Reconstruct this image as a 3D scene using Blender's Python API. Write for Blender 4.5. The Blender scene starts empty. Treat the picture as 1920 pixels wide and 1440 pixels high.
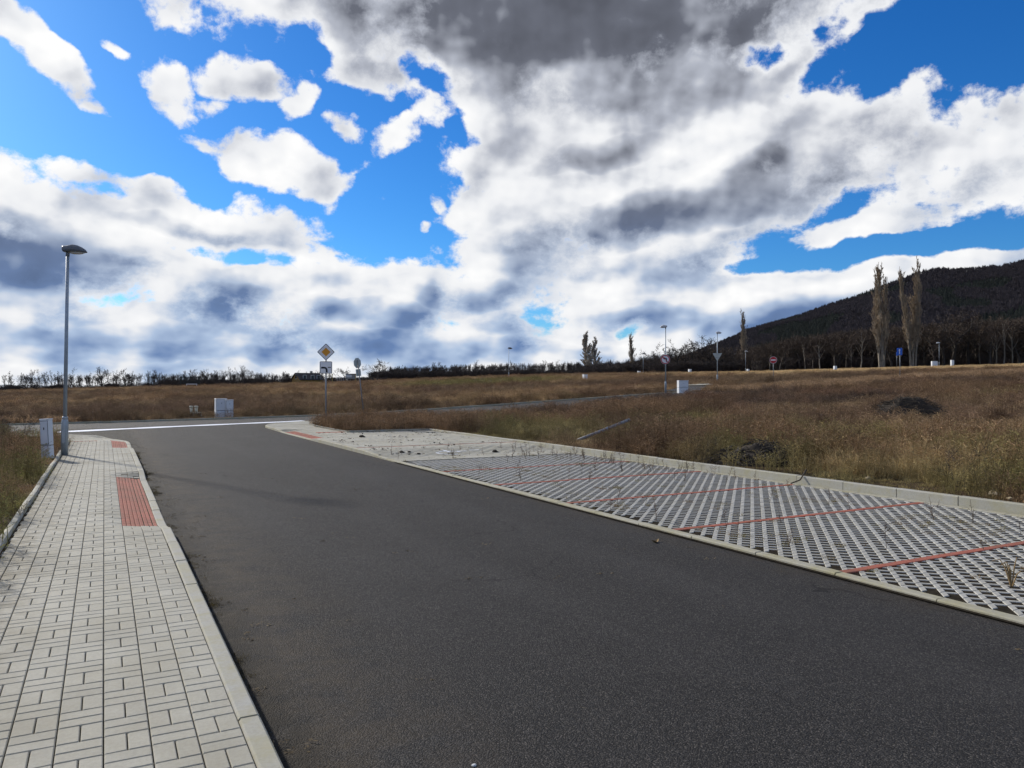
import bpy, math, random
import numpy as np
from mathutils import Vector, Matrix, noise as mnoise
R = math.radians
random.seed(7)
rng = np.random.default_rng(11)
scene = bpy.context.scene
COL = scene.collection

# ------------------------------------------------------------------ camera
HEAD = R(27.8)                      # camera heading, clockwise from +Y (the road runs along +Y)
SH, CH = math.sin(HEAD), math.cos(HEAD)
EYE, FPX, HOR = 1.68, 1450.0, 725.0
cam_data = bpy.data.cameras.new('camera')
cam_data.sensor_width = 36.0
cam_data.lens = FPX / 1920.0 * 36.0
cam_data.clip_start = 0.05
cam_data.clip_end = 9000.0
cam = bpy.data.objects.new('camera', cam_data)
cam.location = (0, 0, EYE)
cam.rotation_euler = (R(90.2), 0, -HEAD)
COL.objects.link(cam)
scene.camera = cam

# ------------------------------------------------------------------ render and exposure
scene.render.engine = 'CYCLES'
vs = scene.view_settings
vs.view_transform = 'Standard'
vs.look = 'None'
vs.exposure = 0.0
vs.gamma = 1.0
vs.use_curve_mapping = False
cy = scene.cycles
cy.max_bounces = 4
cy.diffuse_bounces = 2
cy.glossy_bounces = 2
cy.transmission_bounces = 2
cy.transparent_max_bounces = 4
cy.use_adaptive_sampling = True
cy.adaptive_threshold = 0.025
cy.caustics_reflective = False
cy.caustics_refractive = False

# ------------------------------------------------------------------ sun
SUN_EL = R(26.0)
SUN_W = Vector((-0.345, 0.939, 0)).normalized()          # horizontal direction towards the sun
sun_dir = Vector((SUN_W.x * math.cos(SUN_EL), SUN_W.y * math.cos(SUN_EL), math.sin(SUN_EL)))
sun_data = bpy.data.lights.new('sun', 'SUN')
sun_data.energy = 4.9
sun_data.angle = R(3.0)
sun_data.color = (1.0, 0.93, 0.82)
sun = bpy.data.objects.new('sun', sun_data)
sun.rotation_euler = sun_dir.to_track_quat('Z', 'Y').to_euler()
sun.location = (-40, 60, 60)
COL.objects.link(sun)

# ------------------------------------------------------------------ node helpers
class NT:
    def __init__(self, tree):
        self.t = tree
        self.n = tree.nodes
        self.l = tree.links
    def new(self, kind, **kw):
        n = self.n.new(kind)
        for k, v in kw.items():
            setattr(n, k, v)
        return n
    def put(self, sock, val):
        if hasattr(val, 'is_output') or isinstance(val, bpy.types.NodeSocket):
            self.l.new(val, sock)
        else:
            sock.default_value = val
    def math(self, op, a, b=None, c=None, clamp=False):
        n = self.new('ShaderNodeMath', operation=op, use_clamp=clamp)
        self.put(n.inputs[0], a)
        if b is not None: self.put(n.inputs[1], b)
        if c is not None: self.put(n.inputs[2], c)
        return n.outputs[0]
    def vmath(self, op, a, b=None, out=0):
        n = self.new('ShaderNodeVectorMath', operation=op)
        self.put(n.inputs[0], a)
        if b is not None:
            self.put(n.inputs[3 if op == 'SCALE' else 1], b)
        return n.outputs[out]
    def mapr(self, v, a, b, c=0.0, d=1.0, smooth=False):
        n = self.new('ShaderNodeMapRange', interpolation_type='SMOOTHSTEP' if smooth else 'LINEAR')
        self.put(n.inputs[0], v)
        for i, x in enumerate((a, b, c, d)): self.put(n.inputs[i + 1], x)
        return n.outputs[0]
    def mix(self, f, a, b, blend='MIX'):
        n = self.new('ShaderNodeMix', data_type='RGBA', blend_type=blend)
        self.put(n.inputs[0], f)
        self.put(n.inputs[6], a)
        self.put(n.inputs[7], b)
        return n.outputs[2]
    def noise(self, vec, scale, detail=4.0, rough=0.55, lac=2.0, dim='3D', dist=0.0, out=0):
        n = self.new('ShaderNodeTexNoise', noise_dimensions=dim)
        self.put(n.inputs['Vector'], vec)
        self.put(n.inputs['Scale'], scale)
        n.inputs['Detail'].default_value = detail
        n.inputs['Roughness'].default_value = rough
        n.inputs['Lacunarity'].default_value = lac
        n.inputs['Distortion'].default_value = dist
        return n.outputs[out]
    def ramp(self, f, stops):
        n = self.new('ShaderNodeValToRGB')
        el = n.color_ramp.elements
        while len(el) < len(stops): el.new(0.5)
        for e, (p, c) in zip(el, stops):
            e.position = p
            e.color = (*c, 1.0) if len(c) == 3 else c
        self.put(n.inputs[0], f)
        return n.outputs[0]

def srgb(r, g, b):
    f = lambda v: (v / 12.92 if v <= 0.04045 else ((v + 0.055) / 1.055) ** 2.4)
    return (f(r / 255), f(g / 255), f(b / 255))
def rgba(c): return (c[0], c[1], c[2], 1.0)

# ------------------------------------------------------------------ sky: Nishita with broken cumulus over it
def build_world():
    w = bpy.data.worlds.new('World')
    scene.world = w
    w.use_nodes = True
    w.node_tree.nodes.clear()
    T = NT(w.node_tree)
    sky = T.new('ShaderNodeTexSky', sky_type='NISHITA')
    sky.sun_disc = False
    sky.sun_elevation = SUN_EL
    sky.sun_rotation = math.atan2(SUN_W.x, SUN_W.y)
    sky.altitude = 200.0
    sky.air_density = 1.0
    sky.dust_density = 0.4
    sky.ozone_density = 3.0
    hs = T.new('ShaderNodeHueSaturation')
    hs.inputs['Saturation'].default_value = 1.32
    hs.inputs['Value'].default_value = 0.92
    T.l.new(sky.outputs[0], hs.inputs['Color'])
    BLUE_TINT = (0.50, 0.96, 1.38, 1)
    blue = T.mix(1.0, hs.outputs[0], BLUE_TINT, 'MULTIPLY')
    tc = T.new('ShaderNodeTexCoord')
    vr = T.new('ShaderNodeVectorRotate', rotation_type='Z_AXIS')
    T.l.new(tc.outputs['Generated'], vr.inputs['Vector'])
    vr.inputs['Angle'].default_value = HEAD
    d = T.vmath('NORMALIZE', vr.outputs[0])
    sx = T.new('ShaderNodeSeparateXYZ'); T.l.new(d, sx.inputs[0])
    az = T.math('ARCTAN2', sx.outputs[0], sx.outputs[1])
    el = T.math('ARCSINE', sx.outputs[2])
    # noise space: clouds lie in a layer, so they flatten towards the horizon
    zc = T.math('MAXIMUM', sx.outputs[2], 0.0)
    flat = T.math('DIVIDE', 1.0, T.math('ADD', zc, 0.22))
    cz = T.new('ShaderNodeCombineXYZ')
    T.put(cz.inputs[0], az)
    T.put(cz.inputs[1], T.math('MULTIPLY', el, T.math('ADD', 1.05, T.math('MULTIPLY', flat, 0.21))))
    p = cz.outputs[0]
    warp = T.vmath('SUBTRACT', T.noise(p, 6.5, 4.0, 0.55, dim='2D', out=1), (0.5, 0.5, 0.5))
    pw = T.vmath('ADD', p, T.vmath('SCALE', warp, 0.018))
    ae = T.new('ShaderNodeCombineXYZ'); T.put(ae.inputs[0], az); T.put(ae.inputs[1], el)
    aw = T.vmath('ADD', ae.outputs[0], T.vmath('SCALE', warp, 0.055))
    sa = T.new('ShaderNodeSeparateXYZ'); T.l.new(aw, sa.inputs[0])
    v2 = T.new('ShaderNodeCombineXYZ')
    T.put(v2.inputs[0], sa.outputs[0]); T.put(v2.inputs[1], sa.outputs[1]); v2.inputs[2].default_value = 1.0
    V2 = v2.outputs[0]
    v1 = T.new('ShaderNodeCombineXYZ')
    T.put(v1.inputs[0], T.math('MULTIPLY', sa.outputs[0], sa.outputs[0]))
    T.put(v1.inputs[1], T.math('MULTIPLY', sa.outputs[0], sa.outputs[1]))
    T.put(v1.inputs[2], T.math('MULTIPLY', sa.outputs[1], sa.outputs[1]))
    V1 = v1.outputs[0]

    def ang(px, py):
        a = math.atan((px - 960) / FPX)
        e = math.atan((HOR - py) / FPX * math.cos(a))
        return a, e
    def field(blobs, soft=0.75):
        acc = None
        for (px, py, rx, ry, rot, gain) in blobs:
            a, e = ang(px, py)
            c_, s_ = math.cos(R(rot)), -math.sin(R(rot))
            M = np.array([[c_, s_], [-s_, c_]]) / np.array([[rx / FPX], [ry / FPX]])
            Q = M.T @ M
            c0 = np.array([a, e])
            lin = -2 * Q @ c0
            k = c0 @ Q @ c0
            g = -gain * soft
            q1 = T.vmath('DOT_PRODUCT', V1, (g * Q[0, 0], g * 2 * Q[0, 1], g * Q[1, 1]), out=1)
            q2 = T.vmath('DOT_PRODUCT', V2, (g * lin[0], g * lin[1], g * k - g), out=1)
            v = T.math('ADD', q1, q2)
            acc = v if acc is None else T.math('MAXIMUM', acc, v)
        return acc
    # cumulus masses by bearing and elevation (written as focal-length offsets), with size, turn and strength
    CLOUD = [
        (1100, 10, 530, 175, 0, 2.6), (620, -5, 390, 95, 3, 1.7), (1240, 290, 410, 250, -12, 2.6),
        (1030, 330, 170, 270, 0, 2.0), (1520, 270, 215, 130, -10, 1.7), (1830, 285, 180, 88, -4, 1.7),
        (1150, 520, 380, 130, 0, 2.2), (1330, 590, 420, 110, 0, 2.2), (1610, 425, 180, 40, -11, 1.4),
        (1560, 540, 160, 70, 0, 1.6), (1840, 512, 250, 48, -5, 1.7), (700, 560, 500, 90, 0, 2.0),
        (190, 415, 390, 74, 3, 1.9), (20, 325, 90, 42, 20, 1.4), (200, 342, 130, 24, 4, 1.2),
        (60, 520, 220, 130, 0, 2.0), (300, 640, 560, 110, 0, 2.2), (900, 655, 520, 85, 0, 2.0), (1500, 650, 500, 70, 0, 1.8),
        (70, 100, 118, 30, 42, 1.25), (328, 172, 56, 34, 38, 1.3), (468, 162, 84, 36, 0, 1.3), (705, 142, 135, 42, 6, 1.35),
        (562, 195, 44, 24, -35, 1.1), (645, 250, 40, 26, 20, 1.1), (735, 272, 100, 32, -30, 1.2), (510, 318, 140, 44, 8, 1.35),
        (705, 367, 44, 15, 5, 1.0), (812, 374, 18, 22, -50, 0.9), (885, 398, 60, 28, -10, 1.1), (788, 424, 16, 12, -40, 0.85),
        (615, 468, 30, 17, 0, 0.95), (205, 88, 18, 9, 10, 0.55), (815, 212, 46, 34, -40, 1.0), (400, 200, 30, 12, 0, 0.7)]
    HOLE = [(1660, 100, 120, 70, -30, 1.2), (760, 350, 150, 60, -10, 0.8), (200, 270, 220, 40, 5, 0.8), (1425, 108, 80, 30, 12, 1.0), (1515, 172, 130, 34, -38, 1.15), (1445, 235, 110, 26, -25, 0.8), (1198, 612, 50, 18, -20, 0.5),
            (430, 476, 180, 24, 4, 0.85), (1660, 470, 280, 30, -5, 1.2), (575, 70, 60, 50, 60, 0.9), (820, 135, 80, 40, 10, 0.75),
            (880, 250, 50, 20, 20, 0.6)]
    DARK = [
        (1080, -5, 560, 165, 4, 2.45), (1380, 45, 260, 105, -15, 2.2), (1180, 130, 210, 70, 0, 1.9), (1200, 412, 230, 42, -10, 1.7), (1390, 350, 190, 34, -18, 1.2),
        (1580, 300, 100, 46, -20, 1.1), (1150, 495, 170, 30, 0, 1.2), (1340, 492, 160, 46, -6, 1.3), (50, 520, 190, 75, 10, 1.5),
        (460, 598, 130, 46, 4, 1.9), (160, 645, 260, 30, 0, 1.4), (720, 652, 300, 30, 0, 1.5), (870, 560, 90, 30, 4, 1.2), (330, 620, 120, 26, 0, 1.2),
        (1520, 605, 180, 40, -10, 1.2), (340, 428, 80, 15, 4, 0.9), (1810, 340, 120, 32, -5, 1.0), (700, 598, 130, 22, 6, 1.1),
        (1060, 612, 200, 24, 0, 1.1), (1120, 290, 110, 22, -8, 0.9), (200, 490, 60, 12, 10, 0.9), (960, 650, 160, 20, 0, 1.0)]
    BRIGHT, WHITE = (1.0, 1.0, 1.0), (0.85, 0.865, 0.895)
    HIGHMID, HIGHDARK = srgb(180, 185, 197), srgb(106, 110, 122)
    LOWMID, LOWDARK = srgb(176, 196, 224), srgb(106, 134, 180)
    cov = T.math('MINIMUM', field(CLOUD, 0.46), 1.1)
    # the same broken cumulus carries on outside the view
    wide = T.noise(p, 2.2, 3.0, 0.5, dim='2D')
    out_az = T.mapr(T.math('ABSOLUTE', az), 0.62, 0.85, 0.0, 1.0, True)
    out_el = T.mapr(el, 0.50, 0.70, 0.0, 1.0, True)
    outside = T.math('MAXIMUM', out_az, out_el)
    base = T.math('MULTIPLY_ADD', outside, 2.0, -2.0)
    base = T.math('ADD', base, T.math('MULTIPLY_ADD', wide, 4.0, -1.95))
    cov = T.math('MAXIMUM', cov, base)
    cov = T.math('ADD', cov, T.mapr(el, 0.055, 0.0, 0.0, 1.2))
    hole = field(HOLE, 0.60)
    cov = T.math('SUBTRACT', cov, T.math('MAXIMUM', T.math('MULTIPLY', hole, 1.3), 0.0))
    def puffs(vec, scale, detail):
        v = T.new('ShaderNodeTexVoronoi', voronoi_dimensions='2D', feature='F1', normalize=True)
        T.put(v.inputs['Vector'], vec)
        v.inputs['Scale'].default_value = scale
        v.inputs['Detail'].default_value = detail
        v.inputs['Roughness'].default_value = 0.58
        v.inputs['Lacunarity'].default_value = 2.15
        return v.outputs['Distance']
    n1 = T.noise(pw, 10.0, 10.0, 0.635, dim='2D')
    pf = puffs(pw, 15.0, 2.0)
    # smooth swelling of the cloud body, and the same a little way towards the sun: lit and shaded flanks
    b1 = T.noise(pw, 8.5, 2.5, 0.45, dim='2D')
    b2 = T.noise(T.vmath('ADD', pw, (-0.022, 0.030, 0.0)), 8.5, 2.5, 0.45, dim='2D')
    pf2 = puffs(T.vmath('ADD', pw, (-0.007, 0.011, 0.0)), 15.0, 2.0)
    puff = T.math('SUBTRACT', 0.42, pf)
    dens = T.math('ADD', cov, T.math('MULTIPLY_ADD', n1, 2.4, -1.2))
    dens = T.math('ADD', dens, T.math('MULTIPLY', puff, 0.8))
    dens = T.math('ADD', dens, T.math('MULTIPLY_ADD', b1, 1.0, -0.5))
    alpha = T.mapr(dens, 0.0, 0.40, 0.0, 1.0, True)
    body = T.mapr(dens, 0.10, 1.0, 0.0, 1.0, True)
    relief = T.math('MULTIPLY', T.math('SUBTRACT', b1, b2), 1.9)
    relief = T.math('ADD', relief, T.math('MULTIPLY', T.math('SUBTRACT', pf2, pf), 0.75))
    fine = T.math('MULTIPLY_ADD', n1, 1.5, -0.75)
    dk = field(DARK)
    dk = T.math('ADD', dk, T.math('MULTIPLY_ADD', b2, 1.5, -0.75))
    dk = T.math('ADD', dk, T.math('MULTIPLY_ADD', n1, 1.0, -0.5))
    # outside the view the thick middles are the shaded ones
    dk_out = T.math('MULTIPLY', outside, T.mapr(dens, 0.4, 1.5, 0.0, 0.75))
    shade = T.math('MAXIMUM', T.math('MAXIMUM', T.math('MULTIPLY_ADD', dk, 0.37, 0.28), 0.0), dk_out)
    shade = T.math('MULTIPLY', shade, T.mapr(body, 0.0, 1.0, 0.15, 1.0))
    shade = T.math('ADD', shade, T.math('MULTIPLY', body, 0.16))
    shade = T.math('SUBTRACT', shade, T.math('MULTIPLY', relief, T.mapr(body, 0.0, 1.0, 0.5, 1.0)))
    shade = T.math('SUBTRACT', shade, T.math('MULTIPLY', fine, 0.30))
    low = T.mapr(el, 0.03, 0.30, 0.0, 1.0, True)
    lowc = T.mix(low, rgba(LOWDARK), rgba(HIGHDARK))
    midc = T.mix(low, rgba(LOWMID), rgba(HIGHMID))
    c1 = T.mix(T.mapr(shade, -0.25, 0.10), rgba(BRIGHT), rgba(WHITE))
    c1 = T.mix(T.mapr(shade, 0.10, 0.50), c1, midc)
    c2 = T.mix(T.mapr(shade, 0.50, 1.0), c1, lowc)
    c2 = T.mix(T.mapr(shade, 1.0, 1.5), c2, T.vmath('SCALE', lowc, 0.72))
    cl = T.vmath('SCALE', c2, 10.0)
    final = T.mix(alpha, blue, cl)
    bg = T.new('ShaderNodeBackground')
    T.put(bg.inputs[0], final)
    bg.inputs[1].default_value = 0.10
    o = T.new('ShaderNodeOutputWorld')
    T.l.new(bg.outputs[0], o.inputs[0])
    w.cycles.sampling_method = 'MANUAL'
    w.cycles.sample_map_resolution = 512
build_world()

# ================================================================== geometry helpers
def tag(o, label=None, cat=None, group=None, kind=None):
    if label: o['label'] = label
    if cat: o['category'] = cat
    if group: o['group'] = group
    if kind: o['kind'] = kind
    return o

def link(name, me, mat=None, parent=None, loc=None):
    o = bpy.data.objects.new(name, me)
    COL.objects.link(o)
    if mat is not None and me is not None and not me.materials:
        me.materials.append(mat)
    if parent is not None: o.parent = parent
    if loc is not None: o.location = loc
    return o

def empty(name, loc, rz=0.0):
    o = bpy.data.objects.new(name, None)
    o.empty_display_size = 0.2
    COL.objects.link(o)
    o.location = loc
    o.rotation_euler = (0, 0, rz)
    return o

def copy_tree(o, parent=None):
    c = o.copy()
    COL.objects.link(c)
    if parent is not None:
        c.parent = parent
        c.matrix_parent_inverse = o.matrix_parent_inverse
    for ch in list(o.children):
        copy_tree(ch, c)
    return c

class MB:
    """collects vertices and faces of ONE mesh"""
    def __init__(self):
        self.v, self.f, self.m = [], [], []
        self.slots = []
    def add(self, vs, fs, mi=0):
        b = len(self.v)
        self.v.extend([tuple(p) for p in vs])
        self.f.extend([tuple(b + i for i in f) for f in fs])
        self.m.extend([mi] * len(fs))
        return self
    def box(self, lo, hi, bev=0.0, mi=0):
        x0, y0, z0 = lo; x1, y1, z1 = hi
        if bev <= 0:
            vs = [(x0,y0,z0),(x1,y0,z0),(x1,y1,z0),(x0,y1,z0),(x0,y0,z1),(x1,y0,z1),(x1,y1,z1),(x0,y1,z1)]
            fs = [(0,3,2,1),(4,5,6,7),(0,1,5,4),(1,2,6,5),(2,3,7,6),(3,0,4,7)]
        else:
            b = bev
            vs = []
            for z, k in ((z0, b), (z0 + b, 0), (z1 - b, 0), (z1, b)):
                vs += [(x0+k,y0+k,z),(x1-k,y0+k,z),(x1-k,y1-k,z),(x0+k,y1-k,z)]
            fs = [(3,2,1,0),(12,13,14,15)]
            for r in range(3):
                for i in range(4):
                    j = (i + 1) % 4
                    fs.append((r*4+i, r*4+j, r*4+4+j, r*4+4+i))
        return self.add(vs, fs, mi)
    def tube(self, pts, rad, n=8, caps=True, mi=0):
        pts = [Vector(p) for p in pts]
        if not hasattr(rad, '__len__'): rad = [rad] * len(pts)
        vs, fs = [], []
        up = Vector((0, 0, 1))
        for i, p in enumerate(pts):
            t = (pts[min(i+1, len(pts)-1)] - pts[max(i-1, 0)]).normalized()
            a = t.cross(up)
            if a.length < 1e-3: a = t.cross(Vector((1, 0, 0)))
            a.normalize(); b = a.cross(t).normalized()
            for k in range(n):
                q = 2 * math.pi * k / n
                vs.append(p + (a * math.cos(q) + b * math.sin(q)) * rad[i])
        for i in range(len(pts) - 1):
            for k in range(n):
                j = (k + 1) % n
                fs.append((i*n+k, i*n+j, (i+1)*n+j, (i+1)*n+k))
        if caps:
            fs.append(tuple(range(n - 1, -1, -1)))
            fs.append(tuple((len(pts)-1)*n + k for k in range(n)))
        return self.add(vs, fs, mi)
    def prism(self, poly, z0, z1, bev=0.0, mi=0, base=False):
        """vertical prism from a counter-clockwise polygon, optional inset bevel on top"""
        n = len(poly)
        vs = [(x, y, z0) for x, y in poly]
        rings = 1
        if bev > 0:
            vs += [(x, y, z1 - bev) for x, y in poly]
            ins = []
            for i in range(n):
                p0, p1, p2 = Vector(poly[i-1]), Vector(poly[i]), Vector(poly[(i+1) % n])
                e1, e2 = (p1 - p0).normalized(), (p2 - p1).normalized()
                n1, n2 = Vector((-e1.y, e1.x)), Vector((-e2.y, e2.x))
                m = n1 + n2
                m = m / max(m.dot(n1), 0.35) if m.length > 1e-6 else n1
                ins.append(p1 + m * bev)
            vs += [(p.x, p.y, z1) for p in ins]
            rings = 2
        else:
            vs += [(x, y, z1) for x, y in poly]
        fs = []
        for r in range(rings):
            for i in range(n):
                j = (i + 1) % n
                fs.append((r*n+i, r*n+j, (r+1)*n+j, (r+1)*n+i))
        fs.append(tuple(rings*n + i for i in range(n)))
        if base: fs.append(tuple(range(n - 1, -1, -1)))
        return self.add(vs, fs, mi)
    def xf(self, M):
        self.v = [tuple(M @ Vector(p)) for p in self.v]
        return self
    def mesh(self, name, smooth=False):
        me = bpy.data.meshes.new(name)
        me.from_pydata(self.v, [], self.f)
        if any(self.m): me.polygons.foreach_set('material_index', self.m)
        if smooth: me.polygons.foreach_set('use_smooth', [True] * len(self.f))
        me.update()
        return me
    def build(self, name, mat, parent=None, smooth=False, loc=None):
        me = self.mesh(name, smooth)
        for m in (mat if isinstance(mat, (list, tuple)) else [mat]): me.materials.append(m)
        return link(name, me, None, parent, loc)

def np_mesh(name, V, F, mats=(), smooth=False):
    me = bpy.data.meshes.new(name)
    V = np.asarray(V, dtype=np.float32); F = np.asarray(F, dtype=np.int32)
    k = F.shape[1]
    me.vertices.add(len(V)); me.vertices.foreach_set('co', V.ravel())
    me.loops.add(F.size); me.loops.foreach_set('vertex_index', F.ravel())
    me.polygons.add(len(F))
    me.polygons.foreach_set('loop_start', np.arange(0, F.size, k, dtype=np.int32))
    if smooth: me.polygons.foreach_set('use_smooth', np.ones(len(F), dtype=bool))
    me.update(calc_edges=True)
    for m in mats: me.materials.append(m)
    return me

# ------------------------------------------------------------------ where things stand
def cam2w(xc, d):
    return xc * CH + d * SH, -xc * SH + d * CH
def w2cam(x, y):
    return x * CH - y * SH, x * SH + y * CH

_ctrl = [  # camera-right, depth, height: the gently rising plain
    (-22,38.6,-.12),(-16,43,-.06),(-10,44,0.0),(1,54.5,.62),(12,61,1.2),(20.6,77,1.95),(-.5,134,3.25),(58.5,193,5.4),(93,168,6.1),(32,188,4.5),
    (-99,150,.55),(-68,150,1.45),(10,33,.22),(25,32,.42),(0,40,.15),(-40,60,-.1),(-60,80,-.1),(130,180,7.4),(36.5,73,2.4),(27,80,2.2),
    (-30,120,1.7),(-40,200,2.2),(-130,220,.2),(-200,260,0),(0,220,4.6),(60,230,5.9),(120,240,7.6),(200,260,9.5),(160,120,6.5),(80,60,2.9),(100,30,2.6),
    (40,20,.5),(60,-20,.5),(-60,20,-.3),(-100,60,-.8),(-150,120,-.8),(-60,-40,-.2),(40,-60,.3),(0,330,4.8),(-150,340,0),(150,340,8.5),
    (-25,25,0),(-15,10,0),(-10,0,0),(0,-15,0),(8,5,0),(12,12,.02),(16,20,.12),(-8,18,0),(-8,28,0),(-2,28,0.02),(4,24,0.02),(-14,33,-.02),(20,8,.05),(-40,35,-.15)]
_cp = np.array([cam2w(c[0], c[1]) for c in _ctrl]); _cz = np.array([c[2] for c in _ctrl])
def _tps_k(r2): return np.where(r2 > 1e-9, 0.5 * r2 * np.log(np.maximum(r2, 1e-9)), 0.0)
_n = len(_cp)
_K = _tps_k(((_cp[:, None] - _cp[None]) ** 2).sum(-1)) + np.eye(_n) * 6.0
_P = np.hstack([np.ones((_n, 1)), _cp])
_A = np.block([[_K, _P], [_P.T, np.zeros((3, 3))]])
_w = np.linalg.solve(_A, np.concatenate([_cz, np.zeros(3)]))
def tps(x, y):
    x = np.asarray(x, float); y = np.asarray(y, float)
    sh = x.shape; q = np.stack([x.ravel(), y.ravel()], -1)
    out = np.empty(len(q))
    for i in range(0, len(q), 20000):
        b = q[i:i+20000]
        out[i:i+20000] = _tps_k(((b[:, None] - _cp[None]) ** 2).sum(-1)) @ _w[:_n] + _w[_n] + b @ _w[_n+1:]
    return out.reshape(sh)
def sstep(v, a, b):
    t = np.clip((np.asarray(v, float) - a) / (b - a), 0, 1)
    return t * t * (3 - 2 * t)
def tz(x, y):
    """height of the plain"""
    x = np.asarray(x, float); y = np.asarray(y, float)
    xc, d = w2cam(x, y)
    r = np.hypot(x, y)
    z = tps(x, y)
    # the built site round the camera is level
    k = sstep(np.hypot((x - 5) / 1.0, (y - 14) / 1.3), 14, 24)
    z = z * k
    far = sstep(r, 300, 420)
    return z * (1 - far) + far * np.where(xc > 0, 4.0, -2.5)
def at(px, d, dz=0.0):
    """world point on the plain at image column px and depth d"""
    xc = (px - 960) / FPX * d
    x, y = cam2w(xc, d)
    return Vector((x, y, float(tz(x, y)) + dz))
def ray(px, py, d):
    xc = (px - 960) / FPX * d
    x, y = cam2w(xc, d)
    return Vector((x, y, EYE + (HOR - py) / FPX * d))
def gpt(px, py, z=0.0):
    d = (EYE - z) * FPX / (py - HOR)
    x, y = cam2w((px - 960) / FPX * d, d)
    return Vector((x, y, z))

# ================================================================== materials
def new_mat(name):
    m = bpy.data.materials.new(name)
    m.use_nodes = True
    T = NT(m.node_tree)
    b = T.n.get('Principled BSDF')
    return m, T, b
def simple_mat(name, col, rough=0.6, metal=0.0, var=0.12, scale=6.0, bump=0.0, bscale=60.0, spec=0.4):
    m, T, b = new_mat(name)
    g = T.new('ShaderNodeNewGeometry')
    n = T.noise(g.outputs['Position'], scale, 5.0, 0.6)
    c = T.mix(T.mapr(n, 0.3, 0.7), rgba([v * (1 - var) for v in col]), rgba([min(1, v * (1 + var)) for v in col]))
    T.put(b.inputs['Base Color'], c)
    b.inputs['Roughness'].default_value = rough
    b.inputs['Metallic'].default_value = metal
    b.inputs['Specular IOR Level'].default_value = spec
    if bump > 0:
        bp = T.new('ShaderNodeBump')
        bp.inputs['Strength'].default_value = bump
        bp.inputs['Distance'].default_value = 0.004
        T.put(bp.inputs['Height'], T.noise(g.outputs['Position'], bscale, 4.0, 0.6))
        T.l.new(bp.outputs[0], b.inputs['Normal'])
    return m

def concrete_mat(name, col, isl=0.10, stain=(0.30, 0.27, 0.17), stain_amt=0.45, moss=0.0, rough=0.85, verge=False):
    m, T, b = new_mat(name)
    g = T.new('ShaderNodeNewGeometry')
    pos = g.outputs['Position']
    oi = T.new('ShaderNodeObjectInfo')
    rnd = T.math('FRACT', T.math('ADD', g.outputs['Random Per Island'], oi.outputs['Random']))
    c = T.mix(rnd, rgba([v * (1 - isl) for v in col]), rgba([v * (1 + isl) for v in col]))
    hue = T.mapr(T.math('FRACT', T.math('MULTIPLY', rnd, 7.31)), 0.0, 1.0)
    c = T.mix(T.math('MULTIPLY', hue, 0.25), c, rgba((col[0] * 1.06, col[1] * 1.0, col[2] * 0.86)))
    fine = T.noise(pos, 160.0, 3.0, 0.7)
    c = T.mix(T.mapr(fine, 0.25, 0.75, 0.0, 1.0), T.mix(0.5, c, (0.14, 0.135, 0.12, 1), 'MIX'), c)
    c = T.mix(0.55, c, T.mix(T.mapr(T.noise(pos, 45.0, 4.0, 0.65), 0.3, 0.7), rgba([v * 0.80 for v in col]), rgba([v * 1.12 for v in col])))
    big = T.noise(pos, 1.5, 6.0, 0.66)
    c = T.mix(T.mapr(big, 0.42, 0.70, 0.0, stain_amt), c, rgba(stain))
    small = T.noise(pos, 9.0, 6.0, 0.7)
    c = T.mix(T.mapr(small, 0.60, 0.78, 0.0, stain_amt * 0.8), c, rgba([v * 0.55 for v in col]))
    if moss > 0:
        mn = T.noise(pos, 5.0, 6.0, 0.7)
        c = T.mix(T.mapr(mn, 0.48, 0.66, 0.0, moss), c, (0.30, 0.27, 0.12, 1))
    if verge:      # soil trodden in from the grass verge and from the kerb line
        sx = T.new('ShaderNodeSeparateXYZ'); T.l.new(pos, sx.inputs[0])
        vn = T.noise(pos, 6.0, 6.0, 0.7)
        e1 = T.math('MULTIPLY', T.mapr(sx.outputs[0], -0.92, -0.35, 1.0, 0.0), T.mapr(vn, 0.36, 0.64, 0.0, 0.85))
        c = T.mix(e1, c, (0.105, 0.085, 0.050, 1))
        grime = T.noise(pos, 0.8, 5.0, 0.6)
        c = T.mix(T.mapr(grime, 0.45, 0.70, 0.0, 0.35), c, (0.17, 0.155, 0.115, 1))
    T.put(b.inputs['Base Color'], c)
    b.inputs['Roughness'].default_value = rough
    b.inputs['Specular IOR Level'].default_value = 0.25
    bp = T.new('ShaderNodeBump')
    bp.inputs['Strength'].default_value = 0.35
    bp.inputs['Distance'].default_value = 0.003
    T.put(bp.inputs['Height'], T.noise(pos, 130.0, 4.0, 0.65))
    T.l.new(bp.outputs[0], b.inputs['Normal'])
    return m

M = {}
M['paver'] = concrete_mat('paver_concrete', (0.425, 0.410, 0.345), isl=0.15, stain=(0.26, 0.235, 0.165), stain_amt=0.42, verge=True)
M['grid_paver'] = concrete_mat('grid_paver_concrete', (0.40, 0.395, 0.365), isl=0.20, stain_amt=0.25)
M['kerb'] = concrete_mat('kerb_concrete', (0.375, 0.37, 0.335), isl=0.16, stain=(0.33, 0.30, 0.17), stain_amt=0.6, moss=0.35)
M['kerb_mossy'] = concrete_mat('kerb_concrete_mossy', (0.375, 0.362, 0.30), isl=0.14, stain=(0.29, 0.26, 0.15), stain_amt=0.6, moss=0.45)
M['red_paver'] = concrete_mat('red_paver', (0.36, 0.100, 0.062), isl=0.18, stain=(0.17, 0.085, 0.055), stain_amt=0.7)
M['sand'] = simple_mat('joint_sand', (0.060, 0.052, 0.036), rough=0.95, var=0.5, scale=12.0, spec=0.05)
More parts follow.
